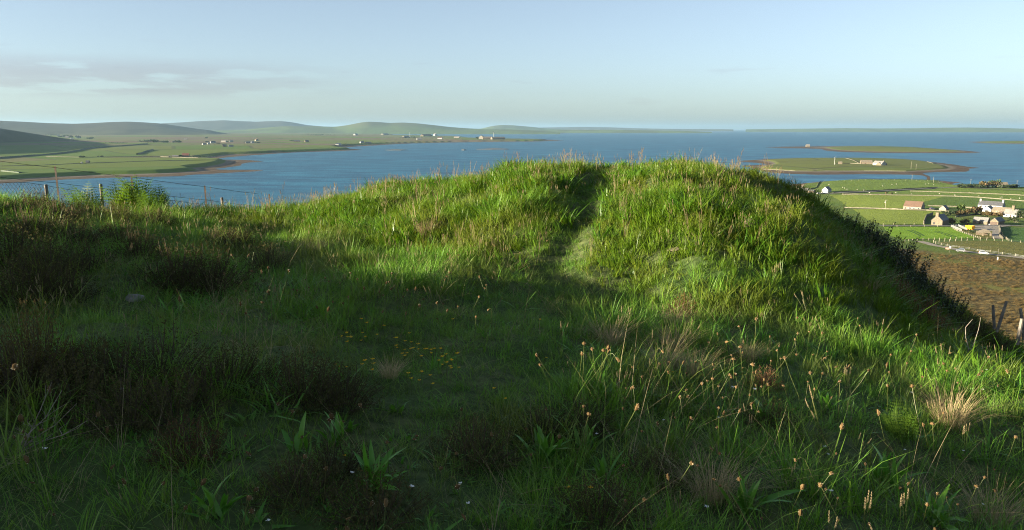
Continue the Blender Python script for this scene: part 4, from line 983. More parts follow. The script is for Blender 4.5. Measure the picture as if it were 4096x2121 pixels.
# skerries
for nm, pts, lb in (('a', [(1255, 378), (1330, 374), (1420, 373), (1500, 377), (1420, 380), (1330, 380)], 'long low skerry in the bay, nearest the far shore'), ('b', [(2100, 371), (2180, 367), (2280, 364), (2440, 366), (2430, 370), (2250, 372)], 'longest low skerry in the middle of the bay'), ('c', [(1975, 377), (2005, 375), (2032, 377), (2005, 379)], 'tiny skerry left of the longest one')):
    q = [PZ(*k) for k in _c2(pts)]; c_ = np.mean(q, axis=0); m = MB()
    ring = lambda s, z_: [(c_[0] + (k[0] - c_[0]) * s, c_[1] + (k[1] - c_[1]) * s, z_) for k in q]
    n = len(q); m.v = ring(1, -.5) + ring(.8, 1.2) + ring(.4, 2.2); 
    for lv in (0, 1):
        for i in range(n): m.f.append((lv * n + i, lv * n + (i + 1) % n, (lv + 1) * n + (i + 1) % n, (lv + 1) * n + i))
    m.f.append(tuple(range(2 * n, 3 * n)))
    tag(m.build('skerry', 'dry_stone' if nm != 'b' else 'stone_wall'), lb, 'rock')

# ================================================================== houses and trees on the far shore
def gf(a, b): return P(*_c1([(a, b)])[0], HL)
def gf2(a, b): return P(*_c2([(a, b)])[0], HL)
def fh(g, x, y, w, label, wall='white_harl', roof='slate_grey', ridge='x', wh=3.2, rh=3.2, depth=8.0, win=True, cat='house', name='far_house', chim=True):
    return house(name, label, (x - w / 2, y), (x + w / 2, y), depth, wh, rh, ridge, wall, roof, g=g, Hf=HL, cat=cat, grp='houses across the bay',
                 wins=[(.25, wh * .55, 1.1, 1.2), (.75, wh * .55, 1.1, 1.2)] if win else (), doors=[(.5, 1.1, 2.0)], chim=[(.06, 1.2, 1.2, 'stone_wall')] if chim and ridge == 'x' else ())
fh(gf, 1737, 445, 66, 'red brown roofed barn close to the far shore', 'stone_wall', 'roof_red', wh=5, rh=5, depth=14, cat='barn', name='far_barn', chim=False)
fh(gf, 1645, 444, 66, 'long low grey shed left of the red brown barn', 'cream_harl', 'slate_grey', wh=3, rh=2, depth=10, cat='shed', name='far_shed', chim=False)
fh(gf, 1588, 444, 18, 'small white hut at the left end of the shore steading', 'white_harl', 'slate_grey', wh=2.4, rh=1.8, depth=5, cat='hut', chim=False)
fh(gf, 818, 500, 30, 'dark ruined shed alone in the far green field', 'stone_wall', 'slate_dark', wh=3, rh=2.5, depth=7, cat='ruin', name='far_ruin', chim=False)
fh(gf, 760, 503, 10, 'tiny white trough building left of the lone ruin', 'white_harl', 'slate_grey', wh=2, rh=1.2, depth=4, cat='hut', chim=False)
fh(gf, 1957, 322, 26, 'white gable end of the nearest far village house', 'white_harl', 'slate_dark', 'y', 4.5, 5, 12)
fh(gf, 1998, 312, 46, 'dark roofed house with white gable above the nearest village house', 'white_harl', 'slate_dark', 'x', 5, 5, 11)
fh(gf, 1916, 325, 34, 'low white cottage at the left of the far village', 'white_harl', 'slate_grey', 'x', 3, 2.6, 8)
fh(gf, 2168, 299, 34, 'broad white house in the middle of the far village', 'white_harl', 'slate_grey', 'x', 6, 3.5, 10)
fh(gf, 2092, 303, 44, 'grey house left of the broad white village house', 'cream_harl', 'slate_grey', 'x', 4, 4, 9)
fh(gf, 2104, 345, 40, 'pink gabled house below the far village', 'stone_wall', 'slate_dark', 'x', 4, 4.5, 10)
fh(gf, 2166, 345, 44, 'white bungalow below the far village', 'white_harl', 'slate_grey', 'x', 4, 2.5, 10)
fh(gf, 2325, 312, 50, 'grey roofed barn at the right of the far village', 'cream_harl', 'slate_grey', 'x', 4, 4, 10, cat='barn', chim=False)
fh(gf, 2370, 310, 30, 'white gabled house at the right of the far village', 'white_harl', 'slate_dark', 'y', 5, 5, 14)
fh(gf, 2410, 290, 26, 'cream gabled house standing highest above the far village', 'cream_harl', 'tile_brown', 'y', 6, 5, 14)
fh(gf, 1738, 282, 30, 'small grey house on the far plain left of the village', 'cream_harl', 'slate_grey', 'x', 4, 4, 9)
fh(gf, 676, 274, 36, 'white shed under the dark trees of the far left village', 'white_harl', 'white_harl', 'x', 4, 2, 12, cat='shed', chim=False)
fh(gf, 545, 247, 26, 'white house among the dark trees of the far left village', 'white_harl', 'slate_grey', 'x', 6, 5, 10)
fh(gf, 625, 264, 34, 'grey house at the left of the tree clump in the far left village', 'cream_harl', 'slate_grey', 'x', 5, 5, 10)
fh(gf, 735, 266, 34, 'grey house at the right of the tree clump in the far left village', 'cream_harl', 'slate_grey', 'x', 5, 5, 10)
fh(gf, 1628, 305, 30, 'pale cottage beside the hedge on the far plain', 'cream_harl', 'slate_grey', 'x', 4, 3, 9)
fh(gf2, 843, 331, 26, 'small white gabled house by the far inlet', 'white_harl', 'slate_dark', 'y', 5, 5, 14)
fh(gf2, 1053, 312, 34, 'pale gabled house at the bay with a shed to its right', 'white_harl', 'slate_grey', 'x', 5, 5, 12)
fh(gf2, 1118, 313, 40, 'flat grey shed beside the pale gabled bay house', 'cream_harl', 'slate_grey', 'x', 4, 3, 14, cat='shed', chim=False)
fh(gf2, 440, 301, 60, 'grey farm buildings among trees above the bay', 'stone_wall', 'slate_dark', 'x', 5, 5, 14, cat='farm')
fh(gf2, 535, 303, 34, 'dark blue roofed barn right of the tree sheltered farm', 'stone_wall', 'slate_dark', 'x', 6, 5, 14, cat='barn', chim=False)
fh(gf2, 1000, 238, 26, 'lone white house far back below the green hill', 'white_harl', 'slate_grey', 'x', 8, 8, 20)
fh(gf2, 1275, 235, 50, 'pale farm below the green hill slope', 'cream_harl', 'slate_grey', 'x', 9, 8, 30, cat='farm')
fh(gf2, 1475, 264, 50, 'grey stone farm in the middle of the low point', 'cream_harl', 'slate_grey', 'x', 8, 7, 24, cat='farm')
fh(gf2, 1588, 279, 44, 'white bungalow near the bay on the low point', 'white_harl', 'slate_grey', 'x', 6, 4, 20)
fh(gf2, 1665, 248, 80, 'large grey barn on the back of the low point', 'stone_wall', 'tile_brown', 'x', 10, 9, 30, cat='barn', chim=False)
fh(gf2, 1742, 243, 16, 'small white tower house on the low point', 'white_harl', 'slate_grey', 'y', 14, 9, 20)
fh(gf2, 1778, 273, 44, 'long white cottage on the low point near its tip', 'white_harl', 'tile_brown', 'x', 6, 6, 20)
fh(gf2, 1935, 262, 50, 'grey house row on the low point', 'cream_harl', 'slate_grey', 'x', 6, 5, 20)
fh(gf2, 2165, 272, 44, 'pale tall house at the left of the point farm', 'cream_harl', 'slate_grey', 'y', 12, 10, 40)
fh(gf2, 2225, 275, 90, 'long pale barn in the middle of the point farm', 'stone_wall', 'stone_tile', 'x', 9, 8, 30, cat='barn', chim=False)
fh(gf2, 2330, 277, 120, 'longest stone barn at the right of the point farm', 'stone_wall', 'stone_tile', 'x', 9, 8, 30, cat='barn', chim=False)
x, y, z = gf2(2281, 268); turbine('distant white wind turbine above the point farm', x, y, z, 40.0, .3, 14.0)
x, y, z = gf2(1497, 250); turbine('distant white wind turbine below the green hill', x, y, z, 32.0, .3, 11.0)
# tree clumps and hedges
def ft(g, x, y, w, h, label, n=380, mat='far_tree'):
    p0 = np.array(g(x - w / 2, y)); p1 = np.array(g(x + w / 2, y)); c_ = (p0 + p1) / 2; R = float(np.linalg.norm(p1 - p0)) / 2
    e = tag(empty('far_tree_clump' if R > 25 else 'far_tree', tuple(c_), 0), label, 'trees' if R > 25 else 'tree', 'trees across the bay')
    leaf_cloud(n, R, R * .45, h * .6, max(1.2, h * .22), int(x * 13 + y), 8).build('crown', mat, e)
    m = MB(); r = random.Random(int(x))
    for k in range(5): xx_ = r.uniform(-.6, .6) * R; m.tube([(xx_, 0, -.5), (xx_ + r.gauss(0, .4), 0, h * .7)], [.5, .15], 4)
    m.build('trunk', 'bark', e)
for a in [(590, 255, 70, 13, 'dark tree clump at the left of the far left village'), (660, 262, 80, 14, 'dark tree clump in the middle of the far left village'), (740, 265, 60, 14, 'dark tree clump right of the middle of the far left village'), (850, 274, 80, 11, 'dark tree belt at the right end of the far left village'), (480, 240, 60, 9, 'scrub on the slope left of the far left village'),
          (1400, 306, 110, 13, 'dense dark plantation alone on the far plain'), (1545, 307, 80, 9, 'low tree belt right of the dense plantation'), (1670, 307, 60, 10, 'tree clump beside the pale plain cottage'), (1100, 315, 230, 5, 'long low dark scrub patch on the far plain'),
          (1935, 303, 40, 6, 'small trees behind the nearest village house'), (2110, 300, 60, 6, 'small trees in the middle of the far village'), (2040, 318, 50, 5, 'hedge below the dark roofed village house'), (2300, 310, 40, 6, 'small trees left of the grey village barn'), (2420, 312, 40, 5, 'hedge right of the white gabled village house'), (1935, 266, 24, 8, 'small dark tree on the far heath'), (1690, 445, 40, 5, 'scrub between the shed and the red brown barn'), (1820, 441, 60, 3, 'low scrub right of the red brown barn'), (765, 447, 70, 4, 'scrub patch in the far green field'), (950, 442, 40, 3, 'small scrub patch right of the larger one in the far field')]:
    ft(gf, *a)
for a in [(430, 298, 110, 9, 'trees sheltering the grey farm above the bay'), (890, 331, 60, 7, 'dark trees beside the small white gabled house'), (620, 240, 250, 12, 'dark tree line below the green hill'), (1430, 264, 40, 9, 'trees left of the grey stone farm on the low point'), (1535, 260, 40, 8, 'trees right of the grey stone farm on the low point'), (2130, 270, 50, 12, 'trees left of the point farm')]:
    ft(gf2, *a)
field_wall([(-60, 462), (0, 456), (250, 438), (550, 412), (700, 390), (950, 355), (1150, 340), (1380, 321)], 'long dark roadside hedge across the far fields', 3.5, 6.0, 'far_tree', gf, HL, 'far_hedge', 'hedge', 'hedges across the bay')
field_wall([(1285, 419), (1350, 398), (1430, 376)], 'short dark hedge in the middle of the far fields', 3.0, 6.0, 'far_tree', gf, HL, 'far_hedge', 'hedge', 'hedges across the bay')
field_wall([(20, 575), (100, 582), (190, 592)], 'rough bank near the shore at the left edge', 2.2, 5.0, 'far_tree', gf, HL, 'far_hedge', 'hedge', 'hedges across the bay')
field_wall([(370, 322), (620, 350), (900, 353)], 'faint field wall left of the dense plantation', 1.4, 2.5, 'dry_stone', gf, HL, 'far_wall', 'wall', 'walls across the bay')
field_wall([(430, 440), (760, 445), (1100, 442), (1500, 440), (1860, 452)], 'low wall leading to the shore steading', 1.3, 2.0, 'dry_stone', gf, HL, 'far_wall', 'wall', 'walls across the bay')
field_wall([(0, 528), (400, 519), (900, 498), (1500, 478), (2050, 474)], 'low wall across the nearest far fields', 1.0, 1.5, 'dry_stone', gf, HL, 'far_wall', 'wall', 'walls across the bay')

# ================================================================== vegetation of the hill top
leafy('grass_lush', (0.078, 0.160, 0.008), (0.125, 0.195, 0.014), 0.42, (1.15, 1.15, 0.5), 0.42, 0.35, 0.75, (0.165, 0.195, 0.028), 1.3)
leafy('mound_herb', (0.060, 0.160, 0.010), (0.110, 0.200, 0.016), 0.4, (1.1, 1.15, 0.5), 0.40, 0.4)
leafy('grass_mid', (0.096, 0.243, 0.023), (0.154, 0.282, 0.031), 0.36, (1.1, 1.12, 0.6), 0.45, 0.3, 0.75, (0.150, 0.165, 0.040), 1.1)
leafy('grass_turf', (0.096, 0.237, 0.026), (0.138, 0.262, 0.033), 0.30, (1.1, 1.15, 0.6), 0.55, 0.25, 0.6, (0.120, 0.150, 0.040), 1.6)
leafy('grass_straw', (0.27, 0.215, 0.115), (0.36, 0.285, 0.165), 0.3, None, 0.6, 0.2)
leafy('tussock_straw', (0.40, 0.315, 0.17), (0.46, 0.35, 0.20), 0.35, None, 0.6, 0.2)
leafy('grass_head', (0.24, 0.155, 0.10), (0.20, 0.165, 0.085), 0.35, None, 0.7, 0.1)
leafy('herb_leaf', (0.077, 0.230, 0.023), (0.115, 0.262, 0.028), 0.35, (1.1, 1.2, 0.5), 0.38, 0.45)
leafy('plantain_leaf', (0.079, 0.230, 0.023), (0.118, 0.262, 0.031), 0.35, (1.1, 1.2, 0.5), 0.36, 0.5)
leafy('plantain_stem', (0.095, 0.130, 0.030), (0.130, 0.130, 0.045), 0.25, None, 0.5, 0.3)
leafy('seed_brown', (0.100, 0.064, 0.027), (0.165, 0.108, 0.048), 0.15, None, 0.85, 0.1)
leafy('seed_pale', (0.62, 0.56, 0.42), (0.50, 0.42, 0.28), 0.3, None, 0.8, 0.1)
leafy('heather', (0.060, 0.062, 0.022), (0.080, 0.075, 0.027), 0.2, None, 0.8, 0.08, tip=(0.100, 0.082, 0.028), tip0=0.16, tip1=0.46)
leafy('moor_heather', (0.075, 0.050, 0.022), (0.115, 0.078, 0.032), 0.2, None, 0.8, 0.08, tip=(0.17, 0.128, 0.050), tip0=0.1, tip1=0.4)
leafy('heather_rusty', (0.075, 0.045, 0.022), (0.085, 0.052, 0.026), 0.2, None, 0.85, 0.08, tip=(0.11, 0.062, 0.03), tip0=0.1, tip1=0.4)
leafy('heather_gold', (0.085, 0.060, 0.022), (0.095, 0.070, 0.025), 0.3, None, 0.8, 0.08, tip=(0.20, 0.145, 0.050), tip0=0.12, tip1=0.40)
leafy('heather_withered', (0.150, 0.077, 0.036), (0.210, 0.098, 0.045), 0.2, None, 0.85, 0.08, tip=(0.20, 0.090, 0.045), tip0=0.1, tip1=0.4)
leafy('fern_green', (0.075, 0.145, 0.016), (0.100, 0.165, 0.020), 0.45, (1.15, 1.15, 0.5), 0.5, 0.3)
leafy('shrub_leaf', (0.024, 0.042, 0.014), (0.034, 0.054, 0.018), 0.22, None, 0.45, 0.35)
leafy('petal_yellow', (0.60, 0.42, 0.015), (0.66, 0.38, 0.015), 0.2, None, 0.6, 0.2)
leafy('petal_white', (0.75, 0.75, 0.72), (0.68, 0.70, 0.68), 0.2, None, 0.6, 0.2)
plain('twig', (0.075, 0.058, 0.038), (0.05, 0.04, 0.028), 12.0, 0.9, 0.1)
plain('twig_grey', (0.30, 0.26, 0.21), (0.19, 0.16, 0.13), 12.0, 0.9, 0.1)
plain('rock_grey', (0.27, 0.26, 0.23), (0.14, 0.135, 0.12), 7.0, 0.95, 0.15, 0.8)
plain('rock_lichen', (0.15, 0.125, 0.09), (0.09, 0.075, 0.05), 7.0, 0.95, 0.1, 0.8)

def gn(px, py): return P(px, py, H, 1.4)
def hz(x, y): return H(np.atleast_1d(np.asarray(x, float)), np.atleast_1d(np.asarray(y, float)))

def blade(m, base, h, w, az, lean, curl, seg=3, droop=0.0):
    """one tapering, bending leaf blade"""
    ca, sa = math.cos(az), math.sin(az); k = len(m.v)
    wx, wy = -sa * w / 2, ca * w / 2
    for i in range(seg + 1):
        t_ = i / seg; q = lean * t_ + curl * t_ * t_
        px_ = base[0] + ca * q * h; py_ = base[1] + sa * q * h; pz_ = base[2] + h * (t_ - droop * t_ * t_ * t_)
        tw = (1 - t_ ** 1.7) * (0.55 + 0.9 * t_ * (1 - t_)) + 0.0
        if i == seg: m.v.append((px_, py_, pz_))
        else: m.v += [(px_ - wx * tw, py_ - wy * tw, pz_), (px_ + wx * tw, py_ + wy * tw, pz_)]
    for i in range(seg - 1): m.f.append((k + 2 * i, k + 2 * i + 1, k + 2 * i + 3, k + 2 * i + 2))
    m.f.append((k + 2 * seg - 2, k + 2 * seg - 1, k + 2 * seg))

def tuft(seed, n, h0, h1_, w, spread, lean, curl, seg=3, droop=0.0):
    r = random.Random(seed); m = MB()
    for _ in range(n):
        a_ = r.random() * 6.283; q = spread * r.random() ** .6
        az = a_ + r.gauss(0, .6)
        blade(m, (math.cos(a_) * q, math.sin(a_) * q, -.015), r.uniform(h0, h1_), w * r.uniform(.7, 1.3), az, abs(r.gauss(0, lean)), abs(r.gauss(0, curl)), seg, droop * r.random())
    return m

def seedstem(seed, n, h0, h1_, head):
    """flowering grass: thin stems with a loose spike on top"""
    r = random.Random(seed); m = MB(); hd = MB()
    for _ in range(n):
        a_ = r.random() * 6.283; b = (math.cos(a_) * .05 * r.random(), math.sin(a_) * .05 * r.random(), -.01)
        h_ = r.uniform(h0, h1_); lx, ly = r.gauss(0, .10) * h_, r.gauss(0, .10) * h_
        top = (b[0] + lx, b[1] + ly, h_)
        m.tube([b, (b[0] + lx * .3, b[1] + ly * .3, h_ * .5), top], [.0016, .0014, .001], 3, False)
        for k in range(9):
            t_ = k / 8; zz_ = h_ + (t_ - .6) * head
            for s in (0, 2.1, 4.2):
                an = s + k * .9; c_, s_ = math.cos(an), math.sin(an); q = .007 * (1.1 - t_)
                o = (top[0] + lx * .2 * t_, top[1] + ly * .2 * t_, zz_)
                hd.add([o, (o[0] + c_ * q - s_ * .003, o[1] + s_ * q + c_ * .003, o[2] + .012), (o[0] + c_ * q + s_ * .003, o[1] + s_ * q - c_ * .003, o[2] + .014)], [(0, 1, 2)])
    return m, hd

SRC = {}
def source(setname, meshes):
    """source pieces for a scattered carpet; they are not placed in the scene themselves"""
    c = bpy.data.collections.new('carpet_' + setname)
    for i, (m, mats) in enumerate(meshes):
        me = m if isinstance(m, bpy.types.Mesh) else m.mesh('%s_piece' % setname)
        for k in mats: me.materials.append(MATS[k])
        o = bpy.data.objects.new('%s_piece_%02d' % (setname, i), me); c.objects.link(o)
    SRC[setname] = (c, len(meshes))
def two(a, b):
    """one mesh from two builders with two material slots"""
    na = len(a.f); m = MB(); m.v = a.v + b.v; k = len(a.v); m.f = a.f + [tuple(i + k for i in f) for f in b.f]
    me = m.mesh('piece'); me.polygons.foreach_set('material_index', np.array([0] * na + [1] * len(b.f), np.int32)); return me

source('lush', [(tuft(s, 14, .09, .26, .0125, .060, .36, .36, 4, .4), ['grass_lush']) for s in range(7)])
source('broad', [(tuft(20 + s, 11, .10, .24, .021, .05, .45, .5, 4, .4), ['mound_herb']) for s in range(5)])
source('leafy', [(tuft(30 + s, 8, .10, .22, .019, .04, .5, .6, 4, .4), ['herb_leaf']) for s in range(5)])
source('mid', [(tuft(40 + s, 15, .08, .24, .0066, .05, .42, .45, 3, .4), ['grass_mid']) for s in range(6)])
source('turf', [(tuft(80 + s, 18, .03, .085, .0045, .06, .7, .6, 2, .4), ['grass_turf']) for s in range(5)])
source('straw', [(tuft(120 + s, 9, .10, .24, .0030, .05, .7, .8, 4, .8), ['grass_straw']) for s in range(4)])
source('stems', [(two(*seedstem(160 + s, 4, .26, .46, .07)), ['grass_straw', 'grass_head']) for s in range(5)])
source('greenstems', [(two(*seedstem(180 + s, 4, .22, .40, .06)), ['plantain_stem', 'grass_straw']) for s in range(5)])
source('herb', [(tuft(200 + s, 7, .03, .07, .026, .03, 1.0, .5, 3, .6), ['herb_leaf']) for s in range(4)])

def scatter(name, setname, x, y, scl, tilt, label, cat, zoff=0.0, lean=(0, 0)):
    n = len(x); r = np.random.default_rng(len(name) * 77 + n)
    co = np.stack([x, y, H(x, y) + zoff], -1).astype(np.float32)
    me = bpy.data.meshes.new(name); me.vertices.add(n); me.vertices.foreach_set('co', co.ravel())
    rot = np.stack([r.normal(lean[0], tilt, n), r.normal(lean[1], tilt, n), r.random(n) * 6.283], -1).astype(np.float32)
    for nm, ty, arr in (('rot', 'FLOAT_VECTOR', rot.ravel()), ('scl', 'FLOAT', scl.astype(np.float32)), ('idx', 'INT', r.integers(0, SRC[setname][1], n).astype(np.int32))):
        a_ = me.attributes.new(nm, ty, 'POINT'); a_.data.foreach_set('vector' if ty == 'FLOAT_VECTOR' else 'value', arr)
    o = link(bpy.data.objects.new(name, me)); tag(o, label, cat, kind='stuff')
    ng = bpy.data.node_groups.new(name + '_carpet', 'GeometryNodeTree')
    ng.interface.new_socket('Geometry', in_out='INPUT', socket_type='NodeSocketGeometry'); ng.interface.new_socket('Geometry', in_out='OUTPUT', socket_type='NodeSocketGeometry')
    N, Lk = ng.nodes, ng.links
    gi_, go = N.new('NodeGroupInput'), N.new('NodeGroupOutput')
    ip = N.new('GeometryNodeInstanceOnPoints'); ci = N.new('GeometryNodeCollectionInfo')
    ci.inputs['Collection'].default_value = SRC[setname][0]; ci.inputs['Separate Children'].default_value = True; ci.inputs['Reset Children'].default_value = True
    def attr(nm, ty):
        a_ = N.new('GeometryNodeInputNamedAttribute'); a_.data_type = ty; a_.inputs['Name'].default_value = nm; return a_.outputs['Attribute']
    Lk.new(gi_.outputs[0], ip.inputs['Points']); Lk.new(ci.outputs[0], ip.inputs['Instance']); ip.inputs['Pick Instance'].default_value = True
    Lk.new(attr('idx', 'INT'), ip.inputs['Instance Index']); Lk.new(attr('rot', 'FLOAT_VECTOR'), ip.inputs['Rotation']); Lk.new(attr('scl', 'FLOAT'), ip.inputs['Scale'])
    Lk.new(ip.outputs[0], go.inputs[0])
    md = o.modifiers.new('carpet', 'NODES'); md.node_group = ng
    return o

def cand(density, y0=2.0, y1=21.0, sideways=0.72, pad=1.5):
    """random spots over the ground in and just beside the view"""
    area = sideways * (y1 * y1 - y0 * y0) + 2 * pad * (y1 - y0); n = int(area * density)
    y = np.sqrt(rng.random(n) * (y1 * y1 - y0 * y0) + y0 * y0); x = (rng.random(n) * 2 - 1) * (sideways * y + pad)
    return x, y
def foot(x): return np.interp(x, _FX, _FY)
def w_mound(x, y): return np.maximum(sm(-0.35, 0.5, y - foot(x)), sm(3.2, 4.4, x) * sm(5.0, 6.5, y))
def w_path(x, y):
    pc = np.interp(y, [2, 5, 7.5, 9, 10.5, 12, 13.2, 14.5, 17], [-.9, -.5, 0.1, 0.40, 0.95, 1.12, 1.32, 1.75, 2.2])
    wd = np.interp(y, [2, 6, 9, 10.5, 17], [.9, .9, .55, .30, .30])
    return np.exp(-((x - pc) / wd) ** 2) * (1 - .65 * sm(12.0, 14.0, y))
def w_heath(x, y): return sm(-0.9, -2.6, x + 0.16 * (y - 4) + 0.9 * fbm(x * .5, y * .5 + 3)) * sm(13.2, 11.8, y) * sm(.2, -.1, w_mound(x, y) - .45)

# lush grass of the mound
x, y = cand(130, 5.5, 21.0)
wm, wp = w_mound(x, y), w_path(x, y)
keep = rng.random(len(x)) < wm * (1 - .70 * wp) * (.85 + .45 * sm(-.35, .35, fbm(x * 1.3, y * 1.3, 2)))
x, y = x[keep], y[keep]
scl = (.50 + .62 * np.clip(fbm(x * 1.4 + 5, y * 1.4, 3) + .45, 0, 1.2)) * (1 - .55 * w_path(x, y)) * rng.uniform(.75, 1.25, len(x)) * np.interp(x, [-6, -2, 8], [.85, 1.0, 1.05])
scatter('mound_grass', 'lush', x, y, scl, .16, 'long lush green grass covering the mound', 'grass', lean=(0.0, .10))
# broad-leaved clumps among the mound grass
x, y = cand(130, 6.5, 18.0)
keep = rng.random(len(x)) < w_mound(x, y) * (1 - w_path(x, y)) * sm(-.02, .30, fbm(x * 1.1 + 61, y * 1.1 + 24, 3))
x, y = x[keep], y[keep]
scatter('mound_herbs', 'broad', x, y, rng.uniform(.7, 1.3, len(x)), .15, 'broad leaved green clumps growing through the mound grass', 'herbs')
# middling grass in front of the mound and on the bank
x, y = cand(150, 2.0, 13.0)
wm, wp, wh_ = w_mound(x, y), w_path(x, y), w_heath(x, y)
keep = rng.random(len(x)) < (1 - wm * .55) * (1 - .55 * wp) * (1 - .55 * wh_) * (.45 + .8 * sm(-.3, .35, fbm(x * 1.7 + 9, y * 1.7, 2)))
x, y = x[keep], y[keep]
scl = (.62 + .75 * np.clip(fbm(x * 1.2 + 15, y * 1.2, 3) + .42, 0, 1.2)) * (1 - .45 * w_path(x, y)) * rng.uniform(.7, 1.35, len(x))
scatter('meadow_grass', 'mid', x, y, scl * np.interp(x, [0.8, 2.0], [1.0, .82]), .22, 'mixed green grass in the shade before the mound', 'grass', lean=(0.0, .08))
# short turf everywhere, also on the trodden path
x, y = cand(190, 2.0, 16.5)
wm, wp = w_mound(x, y), w_path(x, y)
keep = rng.random(len(x)) < np.clip((1 - wm) * .8 + wp * .9 + .1, 0, 1) * np.interp(y, [2, 8, 16], [1, .9, .6])
x, y = x[keep], y[keep]
scatter('turf', 'turf', x, y, rng.uniform(.7, 1.5, len(x)), .2, 'short turf on the trodden path and between the tufts', 'turf')
# straw
x, y = cand(42, 2.0, 15.0)
keep = rng.random(len(x)) < sm(-.05, .4, fbm(x * 1.1 + 31, y * 1.1 + 4, 3)) * (1 - .7 * w_mound(x, y)) * (1 - .6 * w_path(x, y)) + .05
x, y = x[keep], y[keep]
scatter('dry_grass', 'straw', x, y, rng.uniform(.6, 1.2, len(x)), .35, 'thin dry straw coloured grass mixed into the meadow', 'dry grass')
# flowering stems on the mound, thick along the crest
x, y = cand(10, 9.0, 17.0)
keep = (rng.random(len(x)) < w_mound(x, y) * (1 - w_path(x, y)) * (sm(-.05, .35, fbm(x * .8 + 2, y * .8 + 7, 2)) * .8 + .5 * sm(12.8, 14.0, y) * sm(16.2, 15.0, y))) & (x > -6.5) & (x < 6)
x, y = x[keep], y[keep]
scatter('grass_flower_stems', 'stems', x, y, rng.uniform(.5, .95, len(x)), .12, 'pinkish flowering grass stems along the mound crest', 'grass stems')
x, y = cand(20, 7.5, 17.0)
keep = rng.random(len(x)) < w_mound(x, y) * (1 - w_path(x, y)) * sm(-.1, .32, fbm(x * .9 + 22, y * .9 + 17, 3)) * (x < 6)
x, y = x[keep], y[keep]
scatter('mound_seed_stems', 'greenstems', x, y, rng.uniform(.4, .72, len(x)), .14, 'pale thin seed stems rising through the mound grass', 'grass stems')
x, y = cand(6, 2.4, 14.0)
keep = rng.random(len(x)) < (.3 + .5 * sm(0, .4, fbm(x * .7 + 12, y * .7 + 1, 2))) * (1 - w_path(x, y))
x, y = x[keep], y[keep]
scatter('green_seed_stems', 'greenstems', x, y, rng.uniform(.4, .8, len(x)), .2, 'thin green and yellow seed stems standing above the grass', 'grass stems')
x, y = cand(40, 2.0, 9.0)
keep = rng.random(len(x)) < sm(.0, .35, fbm(x * .9 + 71, y * .9 + 34, 3)) * (1 - .8 * w_path(x, y)) * (1 - w_mound(x, y))
x, y = x[keep], y[keep]
scatter('foreground_leaves', 'leafy', x, y, rng.uniform(.5, 1.0, len(x)), .2, 'broad upright leaves mixed into the foreground grass', 'herbs')
x, y = cand(34, 2.0, 11.0)
keep = rng.random(len(x)) < sm(-.25, .3, fbm(x * .8 + 41, y * .8 + 14, 2)) * (1 - .8 * w_mound(x, y))
x, y = x[keep], y[keep]
scatter('herb_leaves', 'herb', x, y, rng.uniform(.6, 1.5, len(x)), .2, 'small broad herb leaves low in the grass', 'herbs')

# ---- heather bushes
def heather_mesh(seed, R, hgt, n=175):
    r = random.Random(seed); m = MB(); st = MB()
    for i in range(n):
        a_ = r.random() * 6.283; q = R * math.sqrt(r.random())
        top = Vector((math.cos(a_) * q, math.sin(a_) * q, hgt * (1 - (q / R) ** 2 * .75) * r.uniform(.75, 1.15)))
        b = Vector((top.x * .35, top.y * .35, -.02))
        if i % 3 == 0: st.tube([b, b.lerp(top, .5) + Vector((r.gauss(0, .02), r.gauss(0, .02), .02)), top], [.005, .0035, .0015], 3, False)
        for k in range(20):
            t_ = .30 + .70 * k / 19; p_ = b.lerp(top, t_) + Vector((r.gauss(0, .012), r.gauss(0, .012), r.gauss(0, .008)))
            an = r.random() * 6.283; L = r.uniform(.008, .019); up = r.uniform(.3, 1.2)
            d = Vector((math.cos(an), math.sin(an), up)).normalized(); s = d.orthogonal().normalized() * L * .26
            m.add([p_ - s, p_ + s, p_ + d * L + s * .3, p_ + d * L - s * .3], [(0, 1, 2, 3)])
    return m, st
HM = [heather_mesh(s, .40, .34) for s in range(4)]
HEATH = {}
def heath_set(mat):
    if mat not in HEATH:
        out = []
        for f, s in HM:
            a_ = f.mesh('heather_foliage'); a_.materials.append(MATS[mat]); b = s.mesh('heather_stem'); b.materials.append(MATS['twig']); out.append((a_, b))
        HEATH[mat] = out
    return HEATH[mat]
def heather(px, py, s, label, mat='heather', name='heather_bush', hs=1.0, grp=None, cat='heather bush', loc=None):
    x, y, z = loc if loc else gn(px, py); f, st = heath_set(mat)[rnd.randrange(4)]
    e = tag(empty(name, (x, y, z - .02), rnd.random() * 6.28), label, cat, grp); e.scale = (s, s * rnd.uniform(.85, 1.1), s * hs)
    link(bpy.data.objects.new('foliage', f), e); link(bpy.data.objects.new('stem', st), e); return e
LB = 'dark heather bush in the shaded mat at the lower left'
for (a_, b_, s) in [(420, 1600, 1.0), (640, 1540, 1.05), (820, 1600, .85), (960, 1540, .75), (520, 1700, .8), (300, 1660, .85), (700, 1680, .75), (60, 1580, .9), (380, 1490, .7), (240, 1560, .8)]:
    heather(a_, b_, s, LB, grp='heather mat at the lower left')
LB = 'dark heather bush on the left hand bank below the fence'
for (a_, b_, s) in [(60, 880, .9), (140, 860, 1.1), (330, 880, .9), (230, 900, 1.1), (460, 900, 1.0), (620, 910, .9), (120, 960, 1.1), (300, 990, 1.1), (480, 980, .9), (40, 1060, 1.2), (180, 1110, 1.1), (350, 1090, .9), (560, 1030, .9), (250, 1200, .9), (90, 1200, 1.1)]:
    heather(a_, b_, s, LB, grp='heather on the left hand bank')
heather(700, 1150, 1.2, 'large dark heather bush with sunlit top, left half of the pair on the bank', hs=1.05)
heather(840, 1160, 1.2, 'large dark heather bush with sunlit top, right half of the pair on the bank', hs=1.0)
